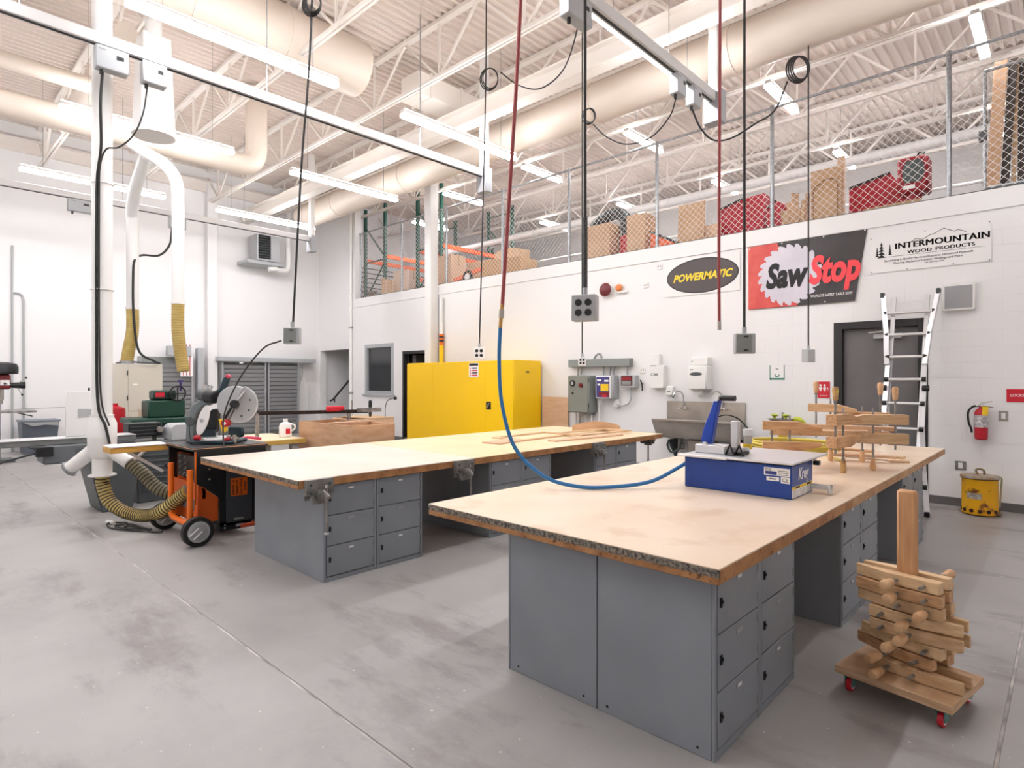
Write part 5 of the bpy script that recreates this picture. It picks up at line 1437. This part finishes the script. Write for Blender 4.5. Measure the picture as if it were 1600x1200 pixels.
# stored goods
def crate(n, label, x0, x1, y0, y1, z0, z1, m, cat='box', rz=0, parts=True):
    cx, cy = (x0 + x1) / 2, (y0 + y1) / 2
    t = thing(n, label, cat, (cx, cy, z0), rz, group='goods stored on the mezzanine')
    w, d, h = (x1 - x0) / 2, (y1 - y0) / 2, z1 - z0
    MB().box(-w, w, -d, d, 0, h).build('carton', m, t, world=False, bevel=.008)
    if parts:
        MB().box(-w - .001, w + .001, -.03, .03, h * .72, h + .002).build('tape', mat('tape_tan', (186, 150, 104), .35) if 'tape_tan' not in bpy.data.materials else bpy.data.materials['tape_tan'], t, world=False)
        MB().box(-w, w, -.002, .002, h, h + .004).build('flap_seam', m_ink, t, world=False)
    return t
crate('cardboard_box', 'cardboard box under the black hose on the mezzanine', -7.15, -6.55, 9.7, 10.1, ZM, 4.68, m_card)
crate('cardboard_box', 'tall cardboard box right of the black hose on the mezzanine', -6.2, -5.8, 9.75, 10.2, ZM, 4.74, m_card)
crate('cardboard_box', 'brown cardboard box right of the rack with orange beams', -10.3, -9.2, 9.9, 10.6, ZM, 4.45, mat('cardboard_dk', (190, 148, 104), .8), rz=8)
crate('cardboard_box', 'large carton standing between the pallet racks', -11.9, -11.0, 10.8, 11.5, ZM, 4.75, m_card)
crate('cardboard_box', 'carton beside the white column on the mezzanine', -12.15, -11.6, 10.0, 10.5, ZM, 4.85, mat('cardboard_pk', (214, 178, 148), .8))
crate('cardboard_box', 'large brown carton leaning left of the second rack', -10.95, -10.2, 10.9, 11.5, ZM, 4.95, m_card, rz=-12)
crate('cardboard_box', 'pale carton low on the left pallet rack', -14.1, -13.5, 10.0, 10.4, ZM, 4.7, mat('cardboard_pale', (226, 198, 176), .8), rz=10)
t = thing('lumber_bundle', 'bundle of pale boards leaning at the foot of the left rack', 'lumber', (-14.2, 9.9, ZM), group='goods stored on the mezzanine')
for i in range(4):
    MB().box(0, .12, 0, .03, 0, .75 - .05 * i, TR((-14.4 + i * .13, 9.8, ZM), -6, -8 + 3 * i, 5)).build('board', m_plypk if i % 2 else m_woodx, t)
t = thing('machine_parts', 'dark heap of machine parts at the foot of the left rack', 'parts', (-14.9, 9.9, ZM), group='goods stored on the mezzanine')
MB().lathe([(.2, 0), (.22, .1), (.18, .3), (.1, .4)], 12, TR((-14.85, 9.82, ZM))).build('motor', mat('dusty_brown', (96, 82, 72), .7), t)
MB().cyl((-14.62, 9.75, ZM + .2), (-14.5, 9.8, ZM + .2), .1, n=14).build('pulley', m_greymd, t)
t = thing('pallet_jack', 'red wheeled cart beside the white column on the mezzanine', 'cart', (-10.9, 9.85, ZM), group='goods stored on the mezzanine')
MB().tube([(-10.75 + .14 * math.cos(k * math.pi / 9), 9.8, ZM + .32 + .14 * math.sin(k * math.pi / 9)) for k in range(18)], .03, 8, closed=True).build('wheel', m_rubber, t)
MB().cyl((-10.75, 9.77, ZM + .32), (-10.75, 9.83, ZM + .32), .09, n=14).build('hub', m_pale, t)
MB().bar((-11.3, 9.85, ZM + .3), (-10.3, 9.85, ZM + .48), .08).build('frame', m_orange2, t)
t = thing('exhaust_hose', 'thick black exhaust hose arching over the cardboard box', 'hose', (-7.0, 10.2, ZM), group='goods stored on the mezzanine')
MB().tube(smooth([(-7.45, 10.35, ZM), (-7.45, 10.35, 4.3), (-7.38, 10.3, 4.72), (-7.1, 10.25, 4.93), (-6.75, 10.2, 4.98), (-6.5, 10.15, 4.85), (-6.4, 10.1, 4.55), (-6.36, 10.05, 4.3)], 8), .12, 16).build('hose', mat('hose_black', (34, 42, 42), .5), t)
MB().cyl((-6.36, 10.05, 4.42), (-6.32, 10.02, 3.85), .15, .17, n=16).build('red_end', mat('end_red', (186, 44, 40), .45), t)
t = thing('orange_blade', 'orange wedge shaped plow blade on the mezzanine', 'blade', (-5.4, 9.9, ZM), group='goods stored on the mezzanine')
MB().prism([(-5.75, ZM), (-5.2, ZM), (-5.2, 4.06), (-5.72, 4.36)], -.05, .05, Matrix(((1, 0, 0, 0), (0, 0, -1, 9.9), (0, 1, 0, 0), (0, 0, 0, 1)))).build('blade', m_orange2, t)
MB().bar((-5.74, 9.84, 4.38), (-5.18, 9.84, 4.08), .04).build('edge', m_black, t)
t = thing('plywood_sheet', 'tall plywood offcut standing left of the red tarp stack', 'board', (-4.95, 9.9, ZM), group='goods stored on the mezzanine')
MB().box(-.25, .25, 0, .03, 0, .97, TR((-4.95, 9.85, ZM), -4)).build('sheet', m_card, t, bevel=.003)
MB().box(-.18, .3, 0, .03, 0, .55, TR((-4.75, 9.95, ZM), -6)).build('sheet', m_plypk, t, bevel=.003)
def redstack(label, pts, y, th, m=m_red):
    t = thing('red_crate', label, 'crate', (pts[0][0], y, ZM), group='goods stored on the mezzanine')
    MB().prism(pts, 0, th, Matrix(((1, 0, 0, 0), (0, 0, 1, y), (0, 1, 0, 0), (0, 0, 0, 1)))).build('case', m, t, bevel=.01)
    (xa, za), (xb, zb) = pts[-1], pts[-2]
    MB().bar((xa, y, za), (xb, y, zb), .03).build('top_strap', m_ink, t)
    return t
m_crimson = mat('crimson_tarp', (172, 26, 42), .5)
redstack('long red crate under the hanging red hose', [(-4.52, ZM), (-3.76, ZM), (-3.76, 4.75), (-4.1, 4.73), (-4.52, 4.62)], 10.15, .5, m_crimson)
redstack('small red crate with white writing right of the fence post', [(-3.64, ZM), (-3.33, ZM), (-3.33, 4.42), (-3.5, 4.52), (-3.64, 4.42)], 9.95, .4, m_crimson)
redstack('large red crate with one sloping end, right of the arched panel', [(-2.56, ZM), (-1.75, ZM), (-1.75, 4.3), (-2.0, 4.74), (-2.56, 4.62)], 10.45, .5, m_crimson)
t = thing('wood_scraps', 'heap of cut wood pieces between the red crates', 'lumber', (-3.15, 9.9, ZM), group='goods stored on the mezzanine')
for i in range(6):
    MB().box(-.05, .05, -.03, .03, 0, .5 + .12 * (i % 3), TR((-3.28 + i * .055, 9.85 + .03 * (i % 2), ZM), 0, -6 + 3 * i, 20 * i)).build('piece', m_ply if i % 2 else m_card, t)
t = thing('template_sheet', 'tan panel with an arched routed pattern, against the fence', 'board', (-2.7, 9.8, ZM), group='goods stored on the mezzanine')
MB().box(-2.92, -2.5, 9.78, 9.81, ZM, 4.80).build('panel', m_card, t, bevel=.003)
MB().tube(smooth([(-2.88, 9.777, 4.05), (-2.88, 9.777, 4.5), (-2.8, 9.777, 4.58), (-2.7, 9.777, 4.64), (-2.6, 9.777, 4.62), (-2.55, 9.777, 4.55), (-2.55, 9.777, 4.05)], 5), .008, 5).build('arch_line', mat('arch_brown', (140, 96, 60), .6), t)
MB().box(-2.56, -2.46, 9.82, 9.85, ZM, 4.95).build('back_board', m_plypk, t)
t = thing('shop_vacuum', 'red machine with a dark square screen behind the fence', 'machine', (-1.65, 10.2, ZM), group='goods stored on the mezzanine')
MB().box(-1.84, -1.47, 10.05, 10.4, 4.28, 4.79).build('case', mat('case_red', (150, 20, 34), .45), t, bevel=.03)
MB().prism([(-1.74, 4.42), (-1.55, 4.42), (-1.51, 4.5), (-1.51, 4.64), (-1.56, 4.73), (-1.72, 4.73), (-1.77, 4.64), (-1.77, 4.5)], 0, .012, Matrix(((1, 0, 0, 0), (0, 0, -1, 10.05), (0, 1, 0, 0), (0, 0, 0, 1)))).build('screen', mat('screen_slate', (74, 84, 82), .4), t)
MB().box(-1.76, -1.62, 10.035, 10.05, 4.33, 4.38).build('label', m_pale, t)
MB().cyl((-1.66, 10.2, ZM), (-1.66, 10.2, 4.3), .1, n=14).build('pedestal', bpy.data.materials['case_red'], t)
MB().tube(smooth([(-1.62, 10.2, 4.79), (-1.6, 10.2, 4.86), (-1.54, 10.2, 4.85), (-1.52, 10.2, 4.8)], 4), .014, 6).build('handle', m_black, t)
t = thing('board_pile', 'low pile of boards on the mezzanine edge before the red machine', 'lumber', (-1.8, 9.8, ZM), group='goods stored on the mezzanine')
for i in range(4):
    MB().box(-.35, .35, -.06, .06, 0, .04, TR((-1.85, 9.78, ZM + .04 * i + .12), 0, -4 * (i % 2), 3 * i)).build('board', m_card if i % 2 else m_woodx, t)
MB().box(-2.15, -1.5, 9.7, 9.86, ZM, ZM + .12).build('sleeper', m_woodx, t)
for i, (x, m, lean, w, lab) in enumerate(((-.78, m_ply, 3, .14, 'tan leaning plank, leftmost of the tall planks at the right'), (-.66, mat('plank_dark', (62, 52, 44), .6), 3, .09, 'dark plank second among the tall planks at the right'), (-.56, m_woodx, 1, .05, 'narrow pale plank between two dark planks'), (-.47, bpy.data.materials['plank_dark'], 0, .09, 'dark plank fourth among the tall planks at the right'), (-.34, m_card, -1, .1, 'tan plank rightmost of the tall planks'))):
    tag(MB().box(-w / 2, w / 2, 0, .03, 0, 2.0, TR((x, 10.0 + .04 * i, ZM), -2, lean, 0)).build('tall_plank', m, bevel=.003), lab, 'plank', 'tall planks leaning behind the fence')
# ------------------------------------------------------------------ ceiling lights
def light(label, x, y0, y1, z, group, w=.11):
    t = thing('ceiling_light', label, 'light', (x, (y0 + y1) / 2, z), group=group)
    MB().box(x - .05, x + .05, y0, y1, z + .045, z + .11).build('housing', m_white, t, bevel=.008)
    MB().box(x - .045, x + .045, y0 + .02, y1 - .02, z + .11, z + .116).build('added_uplight_strip', m_uplight, t)  # glowing strip added on top to brighten the deck
    MB().box(x - w / 2, x + w / 2, y0 + .01, y1 - .01, z, z + .045).build('lens', m_lens, t)
    for y in (y0 + .35, y1 - .35):
        MB().cyl((x, y, z + .11), (x, y, ZD), .004, n=5).build('cable', m_galv, t)
G = 'long tube lights over the shop floor'
Z1 = 5.5
for lab, x, y0 in (
    ('long tube light nearest the top left corner, above the left busway', -7.13, 1.71),
    ('long tube light behind the white air cleaner at the upper left', -10.55, 1.71),
    ('long tube light lowest at the left, close to the left wall', -14.2, 1.71),
    ('long tube light above the red and blue air hose, centre of the ceiling', -7.2, 5.25),
    ('long tube light above the pallet rack corner, left of centre', -10.72, 5.25),
    ('long tube light near the unit heater on the left wall', -14.35, 5.25),
    ('bright long tube light beside the near busway at the top', -3.7, 5.2),
    ('long tube light just above the top edge, left of the near busway', -3.7, 1.71),
    ('long tube light over the right end of the front bench', -.2, 5.2),
    ('long tube light behind the camera, over the left wall', -14.2, -1.9),
    ('long tube light behind the camera, second from the left wall', -10.6, -1.9),
    ('long tube light behind the camera, in the middle', -7.13, -1.9),
    ('long tube light behind the camera, to the right', -3.7, -1.9)):
    light(lab, x, y0, y0 + 2.44, Z1, G)
G = 'short tube lights over the mezzanine'
for lab, x, y0 in (
    ('short tube light right of the top of the red hose, behind the fence', -8.65, 9.5),
    ('short tube light above the fence, below the looped cords', -6.05, 9.5),
    ('short tube light above the fence near the coiled cord', -3.47, 9.5),
    ('short tube light at the top right corner above the fence', -.9, 9.5),
    ('short tube light far back, between the pallet racks', -11.3, 13.2),
    ('short tube light far back, above the black hose', -8.65, 13.2),
    ('short tube light far back, left of the hanging red hose', -6.05, 13.2),
    ('short tube light far back, above the arched panel', -3.47, 13.2),
    ('short tube light far back, behind the tall planks', -.93, 13.2),
    ('short tube light left of the white column above the pallet rack', -11.3, 9.5),
    ('short tube light above the left pallet rack, near the wall corner', -14.0, 10.6)):
    light(lab, x, y0, y0 + 1.3, 6.2, G)

# ------------------------------------------------------------------ busways
m_bus = mat('busway_enamel', (214, 211, 209), .4)
def busway(label, x, y0, y1, z, plugs, group='grey overhead busways'):
    t = thing('busway', label, 'busway', (x, y1, z), group=group)
    MB().box(x - .05, x + .05, y0, y1, z + .01, z + .13).build('rail', m_bus, t, bevel=.006)
    MB().box(x - .012, x + .012, y0, y1, z, z + .01).build('slot', m_black, t)
    MB().box(x - .12, x + .12, y1, y1 + .16, z - .26, z + .16).build('end_box', m_slat, t, bevel=.008)
    MB().box(x - .06, x + .06, y1 + .02, y1 + .14, z + .16, ZD).build('hanger_post', m_white, t, bevel=.006)
    y = y0 + 1.5
    while y < y1:
        MB().cyl((x, y, z + .13), (x, y, ZD), .006, n=6).build('hanger_rod', m_galv, t)
        y += 2.44
    for py, sz in plugs:
        b = MB().box(x - .06, x + .06, py - sz / 2, py + sz / 2, z - .24, z - .0).build('plug_box', m_greylt, t, bevel=.01)
        MB().box(x + .06, x + .063, py + sz * .12, py + sz * .34, z - .11, z - .07).build('breaker', m_black, b)
        MB().box(x + .06, x + .062, py - sz * .42, py - sz * .2, z - .05, z - .035).build('maker_mark', m_greymd, b)
        MB().cyl((x, py - sz * .3, z - .24), (x, py - sz * .3, z - .29), .018, n=8).build('cable_gland', m_black, b)
busway('grey busway crossing the upper left with two plug boxes', -7.45, -.6, 7.1, 5.12, ((1.66, .3), (2.06, .24)))
busway('thick grey busway at the top with cords hanging from it', -3.34, 2.2, 7.25, 5.15, ((4.4, .36), (6.35, .2), (6.75, .2)))
busway('pale busway running along the left wall', -14.1, -.6, 7.4, 5.12, ((2.62, .4), (4.35, .34)))

def cord(n, label, pts, r, m=m_cable, cat='cord', nn=8, sm=8):
    t = thing(n, label, cat, pts[0])
    MB().tube(smooth(pts, sm) if len(pts) > 2 else pts, r, nn).build('cable', m, t)
    return t
def coil(t, c, r, k, ax=43, m=m_cable, rr=.007):
    rx = Vector((math.cos(R(ax)), math.sin(R(ax)), 0))
    for i in range(k):
        q = [Vector(c) + rx * math.cos(a * math.pi / 12) * r * (.8 - .06 * i) + Vector((0, 0, math.sin(a * math.pi / 12) * r * (1 - .05 * i))) + rx * .01 * i + Vector((.01 * i, -.01 * i, 0)) for a in range(24)]
        MB().tube(q, rr, 6, closed=True).build('coil_loop', m, t)
def quad(t, c, s, d, yaw, face=m_greylt, outlets=True, blank=False):
    M = TR(c, 0, 0, yaw)
    b = MB().box(-s / 2, s / 2, -d / 2, d / 2, -s * .52, s * .52, M).build('outlet_box', face, t, bevel=.006)
    if outlets:
        for x in (-.22, .22):
            for z in (-.2, .2):
                MB().cyl((x * s * .9, -d / 2, z * s), (x * s * .9, -d / 2 - .004, z * s), s * .14, n=16, M=M).build('receptacle', m_black, b)
    if blank:
        for z in (-.34, .36):
            MB().box(-.1 * s, .14 * s, -d / 2 - .004, -d / 2, z * s - .06 * s, z * s + .04 * s, M).build('clip', m_black, b)
        MB().box(-s * .46, s * .3, -d / 2 - .004, -d / 2, -s * .46, s * .46, M).build('cover', m_greymd, b, bevel=.001)
    MB().cyl((c[0], c[1], c[2] + s * .52), (c[0], c[1], c[2] + s * .52 + .05), .017, n=10).build('cable_gland', m_greylt, t)
# cord with tilted box over the pale bench
t = cord('drop_cord', 'black drop cord with a tilted grey box above the pale bench', [(-4.74, 2.535, 7.35), (-4.756, 2.523, 4.8), (-4.82, 2.46, 3.4), (-4.873, 2.412, 2.07)], .0095)
coil(t, (-4.756, 2.523, 4.83), .1, 4)
quad(t, (-4.876, 2.409, 1.98), .135, .08, 50, m_greylt, False, True)
MB().tube(smooth([(-4.94, 2.34, 1.94), (-5.1, 2.25, 1.87), (-5.45, 2.2, 1.62), (-5.8, 2.2, 1.3), (-6.05, 2.28, 1.02), (-6.2, 2.35, .94)], 8), .0075, 6).build('extension', m_cable, t)
# quad outlet over the middle
t = cord('drop_cord', 'thin drop cord with a small four outlet box before the yellow cabinets', [(-5.746, 5.577, 7.35), (-5.75, 5.57, 5.7), (-5.78, 5.54, 3.8), (-5.815, 5.512, 2.05)], .009)
coil(t, (-5.72, 5.6, 5.66), .15, 3)
quad(t, (-5.815, 5.512, 1.963), .155, .08, 40, m_pale)
MB().tube(smooth([(-5.6, 5.7, 5.75), (-5.4, 5.85, 5.56), (-5.05, 5.9, 5.42), (-4.5, 5.7, 5.42), (-3.9, 5.2, 5.55), (-3.5, 4.6, 5.3), (-3.36, 4.3, 4.9)], 8), .009, 6).build('feed_cable', m_cable, t)
# near heavy cord
t = cord('drop_cord', 'thick drop cord with a large four outlet box at the centre', [(-2.389, 3.246, 7.35), (-2.389, 3.246, 4.0), (-2.389, 3.246, 2.2)], .0105)
MB().cyl((-2.389, 3.246, 2.2), (-2.389, 3.246, 2.7), .0165, n=10).build('strain_grip', mat('mesh_grip', (92, 90, 90), .5, .4, c2=(40, 40, 40), scale=160), t)
quad(t, (-2.389, 3.246, 2.085), .168, .1, 22, m_greylt)
t = cord('drop_cord', 'very thin long cord with a small four outlet box before the grey control cabinet', [(-4.50, 6.06, 7.35), (-4.505, 6.06, 4.5), (-4.505, 6.06, 1.9)], .008)
quad(t, (-4.505, 6.06, 1.835), .1, .06, 35, m_pale)
t = cord('loop_cord', 'looped cord with a coil hanging from the near busway', [(-3.34, 6.3, 4.86), (-3.42, 6.3, 4.68), (-3.65, 6.28, 4.5), (-3.95, 6.22, 4.48), (-4.2, 6.16, 4.62), (-4.38, 6.12, 4.82)], .008)
coil(t, (-4.44, 6.1, 4.93), .1, 3)
# right cords
t = cord('drop_cord', 'drop cord with a plain grey box over the front bench', [(-1.846, 4.585, 7.35), (-1.848, 4.583, 4.5), (-1.849, 4.582, 1.99)], .0105)
quad(t, (-1.849, 4.582, 1.883), .15, .08, 36, m_greylt, False, True)
t = cord('red_air_drop', 'red air hose hanging straight down with an open end', [(-1.98, 4.457, 7.35), (-1.985, 4.453, 4.5), (-1.992, 4.447, 2.7), (-1.99, 4.449, 2.05)], .012, m_redhose, 'hose')
MB().cyl((-1.99, 4.449, 2.06), (-1.99, 4.449, 1.99), .014, n=10).build('hose_fitting', m_steel, t)
t = cord('drop_cord', 'drop cord with a ceiling coil and a small grey box by the grey door', [(-2.425, 8.027, 7.35), (-2.425, 8.027, 5.5), (-2.425, 8.027, 2.0)], .0095)
coil(t, (-2.53, 7.93, 5.53), .17, 4, rr=.011)
quad(t, (-2.425, 8.027, 1.908), .155, .09, 75, m_greylt, False)
MB().tube(smooth([(-2.62, 7.85, 5.38), (-2.72, 7.7, 5.0), (-2.86, 7.45, 4.8), (-3.05, 7.2, 4.6), (-3.2, 7.0, 4.55), (-3.3, 6.85, 4.68), (-3.34, 6.7, 4.88)], 8), .011, 6).build('feed_cable', m_cable, t)
# cables to the dust pipe
t = cord('pole_cable', 'pair of black cables running down the white dust pipe', [(-7.45, 1.58, 4.86), (-7.48, 1.57, 4.55), (-7.6, 1.6, 4.15), (-7.70, 1.60, 3.95), (-7.775, 1.60, 3.8), (-7.785, 1.595, 3.3), (-7.785, 1.595, 2.2), (-7.77, 1.605, 1.35), (-7.70, 1.66, 1.1), (-7.70, 1.7, .9)], .014)
MB().tube(smooth([(-7.45, 2.0, 4.86), (-7.46, 1.96, 4.55), (-7.5, 1.88, 4.3), (-7.58, 1.76, 4.15), (-7.66, 1.66, 4.12), (-7.74, 1.62, 3.95), (-7.76, 1.615, 3.6), (-7.762, 1.615, 2.2), (-7.74, 1.63, 1.4), (-7.67, 1.69, 1.1)], 8), .009, 6).build('cable', m_cable, t)
for z in (2.6, 3.78):
    MB().cyl((PX, PY, z), (PX, PY, z + .012), .112, n=20).build('cable_tie', m_pale, t)
t = cord('feed_cable', 'black cable curving from the left wall busway to the beige machine', [(-14.1, 4.25, 4.83), (-14.1, 4.2, 4.5), (-14.08, 4.0, 4.25), (-13.95, 3.65, 4.18), (-13.62, 3.43, 4.0), (-13.57, 3.39, 3.6), (-13.57, 3.40, 2.9), (-13.62, 3.50, 2.2), (-13.6, 3.75, 2.0), (-13.7, 3.9, 1.95)], .022)

# ------------------------------------------------------------------ ducts and pipes under the roof
def duct(label, pts, r, m=m_duct, bands=(), cat='duct', n=26, sm=6):
    t = thing('ceiling_duct', label, cat, pts[0])
    P = smooth(pts, sm) if len(pts) > 2 else [Vector(p) for p in pts]
    MB().tube(P, r, n).build('duct', m, t)
    a, b = Vector(pts[0]), Vector(pts[-1])
    for f in bands:
        c = a.lerp(b, f)
        d = (b - a).normalized()
        MB().cyl(c - d * .02, c + d * .02, r + .012, n=n).build('seam_band', m, t)
    return t
duct('large round cream duct along the mezzanine side of the ceiling', [(-15.6, 8.05, 6.15), (XN - .1, 8.05, 6.15)], .32, bands=(.1, .25, .4, .52, .64, .76, .88))
duct('cream dust main at the upper left with an elbow rising to the roof', [(-11.62, -3.4, 5.75), (-11.62, 1.0, 5.75), (-11.62, 3.5, 5.75), (-11.62, 4.6, 5.75), (-11.62, 4.9, 5.85), (-11.62, 5.0, 6.1), (-11.62, 5.0, 6.6), (-11.62, 5.0, 7.3)], .2)
duct('wide cream supply duct high in the centre of the ceiling', [(-8.6, 1.5, 6.75), (-8.6, 5.4, 6.75)], .43, bands=(.33, .66))
t = thing('duct_branch', 'white rectangular duct branch beside the centre ceiling duct', 'duct', (-8.35, 6.9, 6.5))
MB().box(-8.6, -8.1, 6.25, 7.75, 6.5, 6.9).build('duct', m_cream, t, bevel=.01)
for y in (6.5, 7.2):
    MB().box(-8.63, -8.07, y, y + .04, 6.48, 6.92).build('flange', m_cream, t)
duct('cream duct slanting across the upper left corner', [(-13.5, 2.25, 6.3), (-9.3, 2.25, 6.3)], .14)
duct('cream duct running off the left edge of the picture', [(-10.9, -3.4, 6.1), (-10.9, 2.25, 6.1)], .12)
duct('white sprinkler main over the mezzanine', [(-17.1, 12.5, 5.72), (XN - .1, 12.5, 5.72)], .09, m_white, bands=(.3, .5, .7, .85), cat='pipe', n=14)
duct('thin white pipe over the mezzanine', [(-17.1, 14.2, 5.35), (XN - .1, 14.2, 5.35)], .035, m_white, cat='pipe', n=10)
t = thing('air_cleaner', 'white box shaped air cleaner hanging at the upper left', 'air cleaner', (-9.0, 2.5, 4.95))
MB().add([(-9.2, 2.28, 4.95), (-8.8, 2.28, 4.95), (-8.8, 2.7, 4.95), (-9.2, 2.7, 4.95), (-9.16, 2.32, 6.2), (-8.84, 2.32, 6.2), (-8.84, 2.66, 6.2), (-9.16, 2.66, 6.2)],
         [(0, 3, 2, 1), (4, 5, 6, 7), (0, 1, 5, 4), (1, 2, 6, 5), (2, 3, 7, 6), (3, 0, 4, 7)]).build('housing', m_white, t, bevel=.012)
MB().cyl((-9.0, 2.49, 5.05), (-9.0, 2.49, 4.88), .26, n=24).build('collar', m_white, t)
MB().cyl((-9.0, 2.49, 6.2), (-9.0, 2.49, 7.3), .1, n=14).build('stem', m_white, t)
# unit heater with its flue
t = thing('unit_heater', 'unit heater with dark louvres on the left wall', 'heater', (-16.7, 7.5, 4.95))
MB().box(-17.0, -16.45, 7.1, 7.75, 4.95, 5.68).build('case', m_greylt, t, bevel=.01)
MB().box(-16.46, -16.44, 7.14, 7.48, 5.0, 5.66).build('louvre_recess', m_darkin, t)
for i in range(9):
    MB().box(-16.44, -16.40, 7.14, 7.48, 5.03 + i * .07, 5.045 + i * .07, TR((0, 0, 0))).build('louvre', m_greydk, t)
MB().box(-17.2, -16.5, 6.85, 7.9, 4.86, 4.95).build('bracket', m_greylt, t)
MB().tube(smooth([(-16.7, 7.75, 4.8), (-16.7, 8.0, 4.8), (-16.7, 8.12, 4.9), (-16.7, 8.12, 5.3), (-16.7, 8.12, 6.8)], 5), .08, 14).build('flue', m_white, t)
MB().cyl((-16.6, 7.75, 4.8), (-16.6, 7.5, 4.75), .07, n=12).build('tee', m_white, t)
# sprinkler riser along left wall
for y, lab in ((1.95, 'thin conduit beside the left edge on the far wall'), (2.15, 'bent thin conduit second from the left edge on the far wall')):
    t = thing('conduit', lab, 'conduit', (XL + .03, y, 0))
    MB().cyl((XL + .03, y, 0), (XL + .03, y, 4.6 if y < 2 else 3.4), .02, n=8).build('tube', m_greylt, t)
    if y > 2: MB().tube(smooth([(XL + .03, 2.15, 3.38), (XL + .03, 2.12, 3.5), (XL + .03, 2.05, 3.55), (XL + .03, 1.95, 3.55)], 5), .02, 8).build('bend', m_greylt, t)
# boards on the far left bench
def slab(n, label, x, y, w, l, rz, z=.84, h=.02, m=m_plypk):
    return tag(MB().box(-w / 2, w / 2, -l / 2, l / 2, 0, h, TR((x, y, z), 0, 0, rz)).build(n, m, bevel=.002), label, 'board', 'boards on the far left worktop')
def frame(label, x, y, w, l, rz, z=.84, s=.06, h=.02):
    t = thing('cabinet_frame', label, 'frame', (x, y, z), rz, group='boards on the far left worktop')
    for a, b, c, d in ((-w / 2, w / 2, -l / 2, -l / 2 + s), (-w / 2, w / 2, l / 2 - s, l / 2), (-w / 2, -w / 2 + s, -l / 2 + s, l / 2 - s), (w / 2 - s, w / 2, -l / 2 + s, l / 2 - s)):
        MB().box(a, b, c, d, 0, h).build('rail', m_woody, t, world=False, bevel=.002)
frame('open wooden frame lying flat on the far left worktop', -5.25, 6.0, .55, 1.1, 3)
frame('second wooden frame, nearer the sink, on the far left worktop', -4.9, 6.85, .5, 1.1, -4, .862)
slab('flat_board', 'short flat board at the near end of the frames', -5.05, 5.2, .28, .5, 6)
slab('flat_board', 'long flat board beside the frames at the bench edge', -4.6, 6.3, .14, 1.3, -6)
t = thing('arched_board', 'board with an arched top standing at the far end of the left bench', 'board', (-5.2, 7.35, .84), group='boards on the far left worktop')
MB().prism([(-.36, 0), (.36, 0), (.36, .07), (.28, .105), (.12, .135), (-.05, .14), (-.2, .12), (-.36, .08)], -.01, .01, TR((-5.2, 7.35, .84), 90, 0, 42)).build('panel', m_ply, t, bevel=.002)
